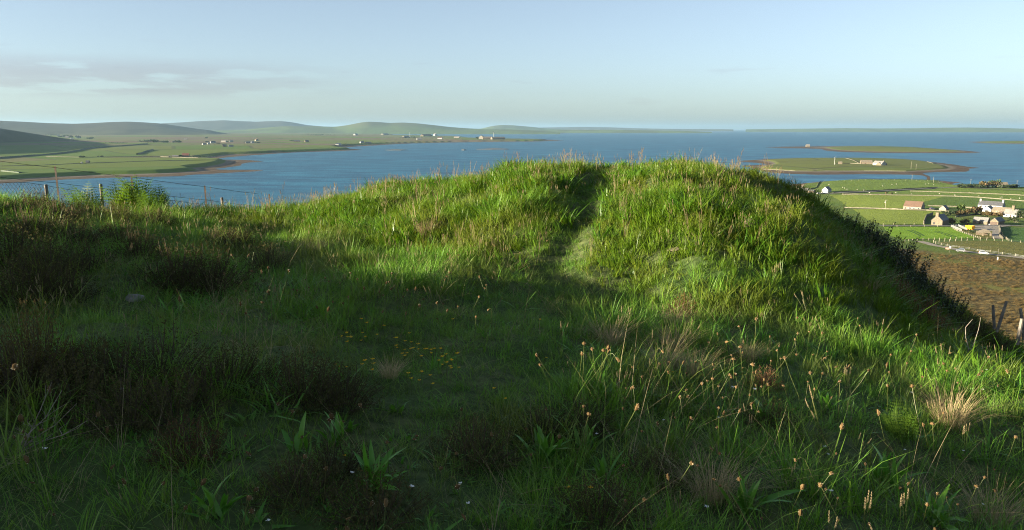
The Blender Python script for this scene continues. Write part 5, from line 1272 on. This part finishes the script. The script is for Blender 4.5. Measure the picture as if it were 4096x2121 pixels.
heather(960, 1010, 1.0, 'dark heather bush at the edge of the sunlit grass'); heather(1070, 1080, .9, 'low dark heather bush right of the large pair on the bank')
heather(900, 1000, .9, 'dark heather bush behind the large pair on the bank')
heather(1210, 1600, .9, 'brown heather clump left of the yellow flowers'); heather(1360, 1620, .75, 'smaller brown heather clump just below the yellow flowers')
heather(2160, 1760, .62, 'brown heather clump behind the broad plantain rosette in the middle'); heather(2330, 1720, .62, 'brown heather clump topped with sunlit plantain heads')
heather(1900, 1840, .7, 'low dark heather clump in the middle foreground'); heather(1330, 1900, .55, 'dark heather clump between the two front rosettes')
heather(760, 1830, .6, 'reddish brown heather clump with a sunlit twig', 'heather_rusty'); heather(1200, 1990, .6, 'brown heather clump at the bottom left of centre')
heather(2600, 1930, .55, 'brown heather clump right of the broad plantain rosette'); heather(1500, 2080, .65, 'dark heather clump at the bottom edge'); heather(2400, 2080, .65, 'dark heather clump at the bottom edge right of centre')
heather(3080, 1700, .5, 'dark heather clump left of the small fern'); heather(3860, 1330, 1.2, 'rusty heather bush on the brink at the right', 'heather', hs=.9); heather(3970, 1390, 1.1, 'dark bush below the rusty one on the brink', hs=.8)
heather(150, 1500, .60, 'tall golden heather sprig lit by the sun at the left edge', 'heather_gold', hs=2.0)
heather(70, 1540, .45, 'short golden heather sprig beside the tall one', 'heather_gold', hs=1.2)
for (a_, b_, s, lb) in [(3580, 1215, .75, 'red brown withered bush on the shaded right slope'), (3700, 1310, .75, 'rusty withered bush lower on the right slope'), (2730, 1270, .50, 'rusty withered clump above the pale tussocks'), (3060, 1560, .35, 'small rusty clump in the right hand grass'), (3350, 960, .4, 'small withered clump high on the right flank')]:
    heather(a_, b_, s, lb, 'heather_withered', 'withered_bush', hs=1.5, cat='withered bush')

# ---- heather of the moor on the slope below
source('moor', [(heath_set('moor_heather')[k][0], []) for k in range(4)])
n = 11000; a_ = np.radians(rng.uniform(15, 42, n)); r_ = np.sqrt(rng.random(n) * (428 ** 2 - 45 ** 2) + 45 ** 2); x, y = r_ * np.sin(a_), r_ * np.cos(a_)
keep = rng.random(n) < .35 + .65 * sm(-.2, .2, fbm(x / 11, y / 11, 3)); x, y = x[keep], y[keep]
scatter('moor_heather', 'moor', x, y, rng.uniform(.9, 2.3, len(x)), .1, 'brown heather of the moor below the hill', 'heather')

# ---- pale tussocks
TM = []
for s in range(3):
    me = tuft(300 + s, 300, .22, .40, .0038, .09, .30, .60, 5, .55).mesh('tussock_blades'); me.materials.append(MATS['tussock_straw']); TM.append(me)
def tussock(px, py, s, label):
    x, y, z = gn(px, py); e = tag(empty('dry_tussock', (x, y, z - .02), rnd.random() * 6), label, 'grass tussock', 'pale dry tussocks'); e.scale = (s, s, s)
    link(bpy.data.objects.new('blades', TM[rnd.randrange(3)]), e)
    me = tuft(int(px), 14, .1, .22, .006, .06, .4, .4).mesh('green_blades'); me.materials.append(MATS['grass_mid']); link(bpy.data.objects.new('green_blades', me), e)
for a_ in [(2700, 1315, .8, 'pale tussock right under the rusty withered clump'), (2700, 1400, .85, 'pale tussock in the middle of the row of three'), (2650, 1490, .9, 'pale tussock at the front of the row of three'), (2440, 1385, .85, 'pale straw tussock left of the row of three'), (2780, 1510, .7, 'brownish tussock right of the row of three'), (3480, 1165, .8, 'golden tussock on the shaded right slope'), (3800, 1700, .9, 'straw tussock beside the small fern at the right'), (3830, 1340, .7, 'pale tussock near the brink at the right'), (2990, 1440, .6, 'small pale tussock in the right hand grass'), (2850, 2000, .8, 'wispy pale tussock in the lower right foreground'), (1700, 940, .9, 'brownish tussock on the left shoulder of the mound'), (880, 860, .9, 'tussock at the left end of the sunlit grass'), (1560, 1510, .55, 'wispy pale tussock among the yellow flowers'), (3960, 2100, .8, 'dry tussock in the bottom right corner'), (1260, 1010, .6, 'small straw tussock where the shade meets the sunlit grass')]:
    tussock(*a_)

# ---- ribwort plantain: broad-leaved rosettes and dry seed stalks
def leaf_mesh(seed, L, w):
    r = random.Random(seed); m = MB(); n = 6; bend = r.uniform(.3, .9)
    for i in range(n + 1):
        t_ = i / n; ww = w * (math.sin(math.pi * min(1, t_ * .96 + .04)) ** .8) * (.75 if t_ < .2 else 1) * .5 + .0015
        px_ = L * (t_ * .55 + bend * t_ * t_ * .5); pz_ = L * (t_ * .80 - .28 * bend * t_ ** 3)
        m.v += [(px_, -ww, pz_ + ww * .35), (px_, 0, pz_), (px_, ww, pz_ + ww * .35)]
    for i in range(n):
        for k in (0, 1): m.f.append((3 * i + k, 3 * i + k + 1, 3 * i + k + 4, 3 * i + k + 3))
    me = m.mesh('leaf', True); me.materials.append(MATS['plantain_leaf']); return me
LM = [leaf_mesh(s, .24, .032) for s in range(5)]
def rosette(px, py, n, s, label):
    x, y, z = gn(px, py); e = tag(empty('plantain_rosette', (x, y, z), rnd.random() * 6), label, 'plantain plant', 'plantain rosettes in the foreground')
    for k in range(n * 2):
        o = link(bpy.data.objects.new('leaf', LM[k % 5]), e); q = s * rnd.uniform(.35, 1.0); o.scale = (q * rnd.uniform(.5, 1.3), q * rnd.uniform(.7, 1.2), q); o.rotation_euler = (rnd.gauss(0, .25), rnd.gauss(-.2, .3), k * 2.4 + rnd.gauss(0, .3)); o.location = (rnd.gauss(0, .02), rnd.gauss(0, .02), -.01)
for a_ in [(2190, 1850, 13, 1.0, 'broad leaved plantain rosette in the middle foreground'), (2330, 1810, 9, .9, 'plantain rosette right behind the middle one'), (1500, 1960, 13, 1.05, 'spreading plantain rosette left of centre near the bottom'), (1340, 1790, 9, .9, 'plantain rosette below the brown heather clump'), (1190, 1810, 7, .8, 'thin plantain rosette at the left of the front pair'), (3540, 1960, 14, 1.0, 'dense plantain rosette below the small fern'), (2980, 2060, 9, 1.0, 'plantain rosette with one broad dark leaf at the lower right'), (3760, 2110, 10, .95, 'plantain rosette in the lower right corner'), (860, 2080, 10, .8, 'plantain rosette at the bottom left'), (2600, 1620, 8, .7, 'small plantain rosette left of the sunlit stalks'), (3050, 1680, 8, .75, 'small plantain rosette in the right hand grass'), (2420, 1600, 8, .8, 'plantain rosette at the foot of the sunlit cluster'), (700, 1270, 7, .8, 'leafy rosette beside the pale stone'), (1130, 1230, 7, .8, 'bright leafy rosette below the large heather pair'), (2420, 1930, 6, .8, 'sparse rosette with one upright leaf'), (3300, 1640, 9, .7, 'rosette left of the small fern'),]:
    rosette(*a_)

def stalk_mesh(seed):
    r = random.Random(seed); L = .26; m = MB(); hd = MB(); pe = MB()
    bx, by = r.gauss(0, .07), r.gauss(0, .07); hook = r.random() < .3
    pts = [(0, 0, -.01), (bx * .25, by * .25, L * .35), (bx * .7, by * .7, L * .7), (bx, by, L)]
    if hook: pts += [(bx + .02, by + .01, L + .010), (bx + .04, by + .015, L - .004)]
    m.tube(pts, [.0018] + [.0013] * (len(pts) - 1), 4, False)
    d = (Vector(pts[-1]) - Vector(pts[-2])).normalized(); o = Vector(pts[-1]); n = 6; hl = r.uniform(.012, .034); hr = r.uniform(.0052, .0090)
    prof = [.25, .8, 1.0, 1.0, .8, .3]
    hd.tube([o + d * (hl * i / 5) for i in range(6)], [hr * k * r.uniform(.9, 1.1) for k in prof], 7)
    for k in range(26):
        t_ = r.random(); a_ = r.random() * 6.283; q = hr * prof[min(5, int(t_ * 6))]; u = d.orthogonal().normalized(); w_ = d.cross(u)
        p_ = o + d * (hl * t_) + (u * math.cos(a_) + w_ * math.sin(a_)) * q; e_ = (u * math.cos(a_) + w_ * math.sin(a_)) * .0045 + d * .002; s = d * .0016
        (pe if k % 4 == 0 else hd).add([p_ - s, p_ + s, p_ + e_], [(0, 1, 2)])
    na = len(hd.f); me2 = MB(); me2.v = hd.v + pe.v; me2.f = hd.f + [tuple(i + len(hd.v) for i in f) for f in pe.f]
    a_ = m.mesh('stem'); a_.materials.append(MATS['plantain_stem'])
    b = me2.mesh('seed_head'); b.materials.append(MATS['seed_brown']); b.materials.append(MATS['seed_pale'])
    b.polygons.foreach_set('material_index', np.array([0] * na + [1] * len(pe.f), np.int32)); return a_, b
STM = [stalk_mesh(s) for s in range(18)]
def stalk(x, y, s, label, grp):
    z = float(hz(x, y)[0]); e = tag(empty('plantain_stalk', (x, y, z), rnd.random() * 6.28), label, 'seed stalk', grp); e.scale = (s, s, s); e.rotation_euler = (rnd.gauss(0, .1), rnd.gauss(0, .1), rnd.random() * 6.28)
    a_, b = STM[rnd.randrange(18)]; link(bpy.data.objects.new('stem', a_), e); link(bpy.data.objects.new('seed_head', b), e)
zones = [('plantain seed stalk in the sunlit grass at the right', 'plantain stalks at the right', 74, (2850, 3980), (1380, 1700), (.8, 1.2)),
         ('plantain seed stalk among the grass right of centre', 'plantain stalks right of centre', 38, (2450, 3000), (1560, 1800), (.8, 1.1)),
         ('plantain seed stalk in the shade left of the path', 'plantain stalks left of the path', 58, (950, 2000), (1190, 1420), (.85, 1.2)),
         ('plantain seed stalk in the dark foreground at the bottom', 'plantain stalks at the bottom', 104, (40, 4050), (1800, 2380), (.75, 1.15)),
         ('plantain seed stalk at the foot of the mound', 'plantain stalks at the mound foot', 20, (1720, 2200), (1000, 1110), (.8, 1.1))]
for lb, gr, n, xr, yr, sr in zones:
    for _ in range(n):
        px_ = rnd.uniform(*xr); py_ = rnd.uniform(*yr)
        x, y, z = gn(px_, py_); stalk(x, y, rnd.uniform(*sr) * rnd.choice((.75, .85, 1.0, 1.0, 1.1)), lb, gr)
for (a_, b_, s) in [(2330, 1650, 1.3), (2290, 1640, 1.2), (2370, 1630, 1.35), (2250, 1645, 1.1), (2400, 1640, 1.2), (2350, 1600, 1.1), (2310, 1600, 1.2), (2390, 1610, 1.2), (2270, 1620, 1.25)]:
    x, y, z = gn(a_, b_); stalk(x, y, s, 'sunlit plantain seed stalk of the tight golden cluster', 'golden plantain cluster')
for (a_, b_, s, lb) in [(2290, 1900, 1.25, 'tall bent plantain stalk in front of the middle rosette'), (2400, 1900, 1.35, 'tall straight plantain stalk right of the bent one'), (1590, 1900, 1.2, 'tall plantain stalk with orange head left of centre'), (1490, 1930, 1.15, 'plantain stalk with drooping head left of centre'), (1560, 1990, 1.1, 'plantain stalk with yellow green stem left of centre'), (215, 1930, 1.9, 'longest pale plantain stalk at the left'), (415, 1880, 1.1, 'plantain stalk with lit head at the left'), (990, 1170, 1.35, 'lit pair of plantain stalks by the large heather, left one'), (1010, 1175, 1.45, 'lit pair of plantain stalks by the large heather, right one'), (730, 1420, 1.2, 'lone lit plantain stalk in the shaded grass'), (1050, 1400, 1.2, 'lit plantain stalk left of the yellow flowers'), (3010, 1510, 1.5, 'tall pale plantain stalk beside the row of tussocks'), (3690, 1800, 1.2, 'leaning plantain stalk right of the small fern')]:
    x, y, z = gn(a_, b_); stalk(x, y, s, lb, 'tall plantain stalks')

# ---- ferns
def frond_mesh(seed, L=.5, pairs=11):
    r = random.Random(seed); m = MB(); pts = []
    for i in range(9):
        t_ = i / 8; pts.append((L * (.16 * t_ + .24 * t_ ** 2.2), 0, L * (t_ * 1.0 - .12 * t_ ** 3)))
    m.tube(pts, [.004 - .0034 * i / 8 for i in range(9)], 4, False)
    for k in range(pairs):
        t_ = .18 + .80 * k / (pairs - 1); i = min(7, int(t_ * 8)); f = t_ * 8 - i
        o = Vector(pts[i]).lerp(Vector(pts[i + 1]), f); d = (Vector(pts[i + 1]) - Vector(pts[i])).normalized()
        pl = L * .24 * (math.sin(math.pi * (t_ * .86 + .13)) ** .9) + .008
        for s in (-1, 1):
            dr = Vector((0, s, 0)) * .92 + d * .38 + Vector((0, 0, -.12)); w_ = d * pl * .19
            n = 4
            for j in range(n):
                a_ = o + dr * pl * j / n; b = o + dr * pl * (j + .85) / n; ww = 1 - j / n * .8
                m.add([a_ - w_ * ww, a_ + w_ * ww * .2, b + w_ * ww * 1.3], [(0, 1, 2)]); m.add([a_ + w_ * ww * .2, a_ + w_ * ww, b - w_ * ww * .4], [(0, 1, 2)])
    me = m.mesh('frond'); me.materials.append(MATS['fern_green']); return me
FM = [frond_mesh(s) for s in range(4)]
def fern(px, py, n, s, label, loc=None):
    x, y, z = loc or gn(px, py); e = tag(empty('fern', (x, y, z), rnd.random() * 6), label, 'fern', 'ferns')
    for k in range(n):
        o = link(bpy.data.objects.new('frond', FM[k % 4]), e); q = s * rnd.uniform(.7, 1.15); o.scale = (q * rnd.uniform(.5, 1.1), q, q); o.rotation_euler = (rnd.gauss(0, .1), rnd.gauss(0, .12), k * 2.399 + rnd.gauss(0, .3)); o.location = (rnd.gauss(0, .03), rnd.gauss(0, .03), -.02)
fern(3590, 1770, 8, .62, 'small bright green fern in the right foreground')
def atd(px, dist):
    d = ray(px, 900); k = dist / d[1]; return (d[0] * k, dist, float(hz(d[0] * k, dist)[0]))
for (px_, ds, n, s, lb) in [(560, 12.9, 16, 1.6, 'tallest sunlit fern in front of the fence'), (480, 12.9, 13, 1.35, 'sunlit fern left of the tallest one by the fence'), (650, 12.9, 13, 1.2, 'sunlit fern right of the tallest one by the fence'), (380, 13.0, 11, 1.3, 'fern in front of the second wooden post'), (315, 13.1, 9, 1.2, 'leftmost fern by the sagging netting'), (605, 12.6, 11, 1.1, 'low fern at the front of the fern group')]:
    fern(0, 0, n, s, lb, loc=atd(px_, ds))

# ---- dark leafy shrubs along the right flank of the mound
def shrub_mesh(seed, n=18, h=.55, R=.38):
    r = random.Random(seed); m = MB(); st = MB()
    for _ in range(n):
        a_ = r.random() * 6.283; q = R * math.sqrt(r.random()); b = Vector((math.cos(a_) * q * .6, math.sin(a_) * q * .6, -.03)); hh = h * r.uniform(.55, 1.1)
        top = b + Vector((math.cos(a_) * q * .5, math.sin(a_) * q * .5, hh)); st.tube([b, b.lerp(top, .5) + Vector((r.gauss(0, .02), r.gauss(0, .02), 0)), top], [.006, .004, .002], 4, False)
        for k in range(20):
            t_ = .25 + .75 * k / 19; p_ = b.lerp(top, t_); an = k * 2.4 + r.random(); L = r.uniform(.045, .075) * (1.15 - .45 * t_)
            d = Vector((math.cos(an), math.sin(an), .75)).normalized(); s = Vector((-math.sin(an), math.cos(an), 0)) * L * .30
            m.add([p_, p_ + d * L * .5 + s, p_ + d * L, p_ + d * L * .5 - s], [(0, 1, 2, 3)])
    return m, st
SM_ = []
for s in range(3):
    f, st = shrub_mesh(s); a_ = f.mesh('shrub_foliage'); a_.materials.append(MATS['shrub_leaf']); b = st.mesh('shrub_stem'); b.materials.append(MATS['twig']); SM_.append((a_, b))
for k, (px_, py_, s) in enumerate([(3320, 855, .55), (3380, 885, .6), (3430, 915, .75), (3480, 950, .85), (3530, 985, .9), (3570, 1010, .9), (3610, 1040, 1.0), (3640, 1075, .9), (3560, 1050, .8), (3500, 1010, .7), (3440, 960, .6), (3690, 1120, .8), (3730, 1160, .9), (3770, 1200, .8), (3800, 1235, .8), (3660, 1130, .7), (3720, 1210, .6), (3600, 1100, .7)]):
    x, y, z = P(px_, py_ + 30, H, 1.4)
    if math.hypot(x, y) > 25:
        ds = 13.0; d = ray(px_, py_); x, y = d[0] / d[1] * ds, ds; z = float(hz(x, y)[0])
    e = tag(empty('leafy_shrub', (x, y, z - .03), rnd.random() * 6), 'dark leafy shrub along the shaded right edge of the mound', 'shrub', 'dark shrubs on the right flank'); e.scale = (s, s, s * .9)
    a_, b = SM_[k % 3]; link(bpy.data.objects.new('foliage', a_), e); link(bpy.data.objects.new('stem', b), e)

# ---- small flowers
def flower_mesh(seed, mat, size, n):
    r = random.Random(seed); m = MB(); st = MB(); h = r.uniform(.06, .10)
    st.tube([(0, 0, -.01), (r.gauss(0, .01), r.gauss(0, .01), h)], [.0014, .001], 3, False)
    for k in range(n):
        an = k * 6.283 / n + r.gauss(0, .2); c_, s_ = math.cos(an), math.sin(an); q = size * r.uniform(.8, 1.2)
        m.add([(0, 0, h), (c_ * q * .6 - s_ * q * .4, s_ * q * .6 + c_ * q * .4, h + q * .55), (c_ * q, s_ * q, h + q * .5), (c_ * q * .6 + s_ * q * .4, s_ * q * .6 - c_ * q * .4, h + q * .35)], [(0, 1, 2, 3)])
    a_ = st.mesh('stem'); a_.materials.append(MATS['plantain_stem']); b = m.mesh('blossom'); b.materials.append(MATS[mat]); return a_, b
YM = [flower_mesh(s, 'petal_yellow', .013, 5) for s in range(4)]; WM = [flower_mesh(s + 9, 'petal_white', .009, 5) for s in range(3)]
def flower(px, py, s, ms, name, label, grp):
    x, y, z = gn(px, py); e = tag(empty(name, (x, y, z), rnd.random() * 6), label, 'flower', grp); e.scale = (s, s, s)
    a_, b = ms[rnd.randrange(len(ms))]; link(bpy.data.objects.new('stem', a_), e); link(bpy.data.objects.new('blossom', b), e)
cl = [(1400, 1390, 8), (1440, 1350, 5), (1600, 1410, 9), (1690, 1440, 9), (1760, 1490, 6), (1480, 1500, 5), (1380, 1510, 3), (1690, 1560, 4), (1630, 1450, 4), (1800, 1470, 3), (1840, 1500, 2), (1700, 1600, 2)]
for a_, b_, n in cl:
    for _ in range(n): flower(a_ + rnd.gauss(0, 40), b_ + rnd.gauss(0, 16) + 10, rnd.uniform(.85, 1.25), YM, 'yellow_flower', 'yellow trefoil flower of the patch left of the path', 'yellow flowers left of the path')
for a_, b_, lb in [(2160, 1325, 'lone yellow flower on the path edge'), (1810, 1325, 'lone yellow flower above the main patch'), (2185, 1472, 'lone yellow flower near the golden stalks'), (2020, 1640, 'yellow flower on the path, right one of two'), (1975, 1620, 'yellow flower on the path, left one of two'), (2690, 1530, 'yellow flower in front of the pale tussocks'), (1380, 1880, 'lone yellow flower by the left rosette'), (2360, 2040, 'yellow flower at the bottom centre'), (2270, 2010, 'yellow flower left of the bottom centre one')]:
    flower(a_, b_, 1.0, YM, 'yellow_flower', lb, 'scattered yellow flowers')
for _ in range(22): flower(rnd.uniform(100, 4000), rnd.uniform(1500, 2200), rnd.uniform(.9, 1.5), WM, 'white_flower', 'tiny white flower scattered in the dark foreground', 'tiny white flowers')

# ---- twigs, stones
def twig(name, label, pts, rad, mat, branches=0, seed=1):
    r = random.Random(seed); m = MB(); o = Vector(pts[0]); q = [Vector(p_) - o for p_ in pts]
    m.tube(q, [rad * (1 - .7 * i / (len(q) - 1)) for i in range(len(q))], 5)
    for _ in range(branches):
        i = r.randrange(1, len(q) - 1); b = q[i]; d = Vector((r.gauss(0, .5), r.gauss(0, .5), r.random())) * (q[-1] - q[0]).length * .3
        m.tube([b, b + d * .5 + Vector((r.gauss(0, .01), 0, 0)), b + d], [rad * .5, rad * .35, rad * .15], 4)
    ob = m.build(name, mat); ob.location = o; tag(ob, label, 'twig'); return ob
b = np.array(gn(3865, 1450)); twig('dead_stalk', 'tall forked dead stalk in the right hand grass', [b, b + (.01, 0, .14), b + (-.03, 0, .26), b + (-.04, .0, .36), b + (.02, 0, .44)], .006, 'twig_grey', 0, 1)
twig('dead_stalk', 'straight dead stalk leaning right of the forked one', [b + (.01, .01, .05), b + (.06, 0, .2), b + (.09, 0, .34), b + (.10, 0, .46)], .005, 'twig_grey', 0, 2)
b = np.array(gn(3780, 1690)); twig('dead_stalk', 'bare reddish twig over the straw tussock', [b, b + (-.03, 0, .1), b + (-.06, .0, .2), b + (-.09, 0, .30)], .005, 'twig', 4, 3)
b = np.array(gn(60, 1830)); 
for k, (dx, dz) in enumerate(((.22, .30), (.28, .24), (.32, .16), (.18, .34))):
    twig('bare_branch', ['bare grey heather branch curving up at the left edge', 'thin bare branch under the golden heather', 'lowest bare branch under the golden heather', 'topmost bare branch under the golden heather'][k], [b + (.01 * k, 0, .02), b + (dx * .3, .02 * k, dz * .35), b + (dx * .65, .02, dz * .6), b + (dx, .03, dz)], .0035, 'twig_grey', 4, 10 + k)
def stone(px, py, s, label, mat='rock_grey', seed=0, flat=.4):
    x, y, z = gn(px, py); bm = bmesh.new(); bmesh.ops.create_icosphere(bm, subdivisions=3, radius=1.0); r = np.random.default_rng(seed)
    off = r.normal(size=(6, 3))
    for v in bm.verts:
        n = v.co.normalized(); k = 1.0
        for o in off: k = min(k, .62 + .5 * abs(1 - n.dot(Vector(o).normalized())) )
        v.co = Vector((n.x * s * k, n.y * s * .7 * k, n.z * s * flat * k)) + Vector(r.normal(0, .012 * s, 3))
    me = bpy.data.meshes.new('stone'); bm.to_mesh(me); bm.free(); o = mesh_obj('stone', me, mat); o.location = (x, y, z + s * .02); o.rotation_euler = (rnd.gauss(0, .15), rnd.gauss(0, .15), rnd.random() * 6); tag(o, label, 'stone')
stone(535, 1195, .13, 'pale flat stone in the shaded grass below the heather', seed=1)
stone(2705, 1000, .16, 'pale lichened slab showing through the mound grass', 'rock_lichen', 2, .22)
stone(3010, 900, .2, 'brownish stone showing high on the right flank', 'rock_lichen', 3)
stone(3090, 820, .22, 'stone near the crest of the right flank', 'rock_lichen', 4)

# ================================================================== fences of the hill
plain('steel_post', (0.045, 0.035, 0.032), (0.08, 0.05, 0.035), 8.0, 0.8, 0.3)
plain('wire_steel', (0.10, 0.10, 0.10), (0.07, 0.07, 0.07), 8.0, 0.6, 0.4, 0.0, 0.5)
def at(px, py, dist):
    d = ray(px, py); k = dist / d[1]; return Vector((d[0] * k, dist, EYE + d[2] * k))
fd = lambda px: np.interp(px, [-100, 1100], [19.0, 25.0])
steel = [(-80, 628), (224, 666), (529, 704), (822, 743), (1080, 777)]
e = tag(empty('wire_fence', tuple(at(-80, 628, fd(-80))), 0), 'fence of dark leaning steel posts and two thin wires at the left', 'fence'); o0 = e.location.copy()
tops = []
for a_, b_ in steel:
    tp = at(a_, b_, fd(a_)); tops.append(tp); g_ = float(hz(tp.x, tp.y)[0]) - .3; m = MB(); L = tp.z - g_
    m.add([(0, 0, 0), (.045, 0, 0), (.045, .006, 0), (.006, .006, 0), (.006, .045, 0), (0, .045, 0)] + [(x_ - .05, y_, L) for x_, y_ in ((0, 0), (.045, 0), (.045, .006), (.006, .006), (.006, .045), (0, .045))], [(i, (i + 1) % 6, 6 + (i + 1) % 6, 6 + i) for i in range(6)] + [(6, 7, 8, 9, 10, 11)])
    p_ = m.build('post', 'steel_post', e); p_.location = Vector((tp.x, tp.y, g_)) - o0
for dz in (-.03, -.42):
    m = MB(); pts = []
    for a_, b_ in zip(tops, tops[1:]):
        for k in range(6): t_ = k / 6; pts.append(a_.lerp(b_, t_) - o0 + Vector((0, 0, dz - .06 * t_ * (1 - t_))))
    m.tube(pts, .006, 3, False); m.build('wire', 'wire_steel', e)
wood = [(-70, 700), (183, 738), (403, 736), (643, 780), (887, 790)]
e = tag(empty('netting_fence', tuple(at(-70, 700, fd(-70) - .6)), 0), 'sagging chain link fence on grey wooden posts at the left', 'fence'); o0 = e.location.copy()
for k, (a_, b_) in enumerate(wood):
    tp = at(a_, b_, fd(a_) - .6); g_ = float(hz(tp.x, tp.y)[0]) - .3; m = MB(); L = tp.z - g_; w_ = .042
    m.tube([(0, 0, 0), (.004, 0, L * .5), (rnd.gauss(0, .01), 0, L - .01), (0, 0, L)], [w_, w_, w_ * .95, w_ * .7], 8)
    p_ = m.build('post', 'weathered_wood', e); p_.location = Vector((tp.x, tp.y, g_)) - o0
nt = [(-70, 738), (0, 732), (60, 729), (110, 731), (183, 742), (260, 756), (350, 772), (403, 778), (520, 792), (643, 800), (700, 803), (760, 812), (843, 820), (887, 822)]
tp_ = [at(a_, b_, fd(a_) - .55) for a_, b_ in nt]; bt_ = [Vector((v.x, v.y, float(hz(v.x, v.y)[0]) - .05)) for v in tp_]
cum = np.concatenate([[0], np.cumsum([(tp_[i + 1].xy - tp_[i].xy).length for i in range(len(tp_) - 1)])])
def net(s, h_):
    s = min(max(s, 0), cum[-1]); i = min(len(cum) - 2, int(np.searchsorted(cum, s, 'right') - 1)); f = (s - cum[i]) / (cum[i + 1] - cum[i])
    return bt_[i].lerp(bt_[i + 1], f).lerp(tp_[i].lerp(tp_[i + 1], f), h_) - o0
m = MB(); step = .085; hs = .9
for k in range(int(-hs / step), int(cum[-1] / step) + 1):
    for sg in (1, -1):
        s0 = k * step if sg > 0 else k * step + hs
        pts = [net(s0 + sg * hs * j / 8, j / 8) for j in range(9) if 0 <= s0 + sg * hs * j / 8 <= cum[-1]]
        if len(pts) > 1: m.tube(pts, .0036, 3, False)
m.build('chain_link', 'wire_steel', e)
m = MB(); m.tube([net(cum[-1] * k / 40, 1.0) for k in range(41)], .007, 4, False); m.build('top_wire', 'wire_steel', e)
# derelict posts below the brink at the right
for k, (a_, b_, c_, d_, ds, lb) in enumerate([(4027, 1205, 4006, 1270, 10.0, 'leaning grey post below the brink at the right'), (4082, 1235, 4090, 1300, 9.5, 'dark upright post at the right edge'), (3972, 1220, 3975, 1270, 10.4, 'thin dark post left of the leaning one'), (4088, 1275, 4078, 1330, 8.6, 'short pale stake at the right edge')]):
    tp = at(a_, b_, ds); bt2 = at(c_, d_, ds); v = bt2 - tp; g_ = bt2 + v * .9
    m = MB(); m.tube([Vector((0, 0, 0)), (tp - g_) * .5, tp - g_], [.02, .02, .016], 7); o = m.build('old_post', 'weathered_wood'); o.location = g_; tag(o, lb, 'post', 'derelict posts at the right')

# ================================================================== haze
hz = MB(); B_ = 72000.0
hz.box((0, 0, 165.0 - 2.5), (2 * B_, 2 * B_, 345.0))
tag(hz.build('haze', 'haze_air'), 'pale evening haze over the bay', 'haze', kind='stuff')
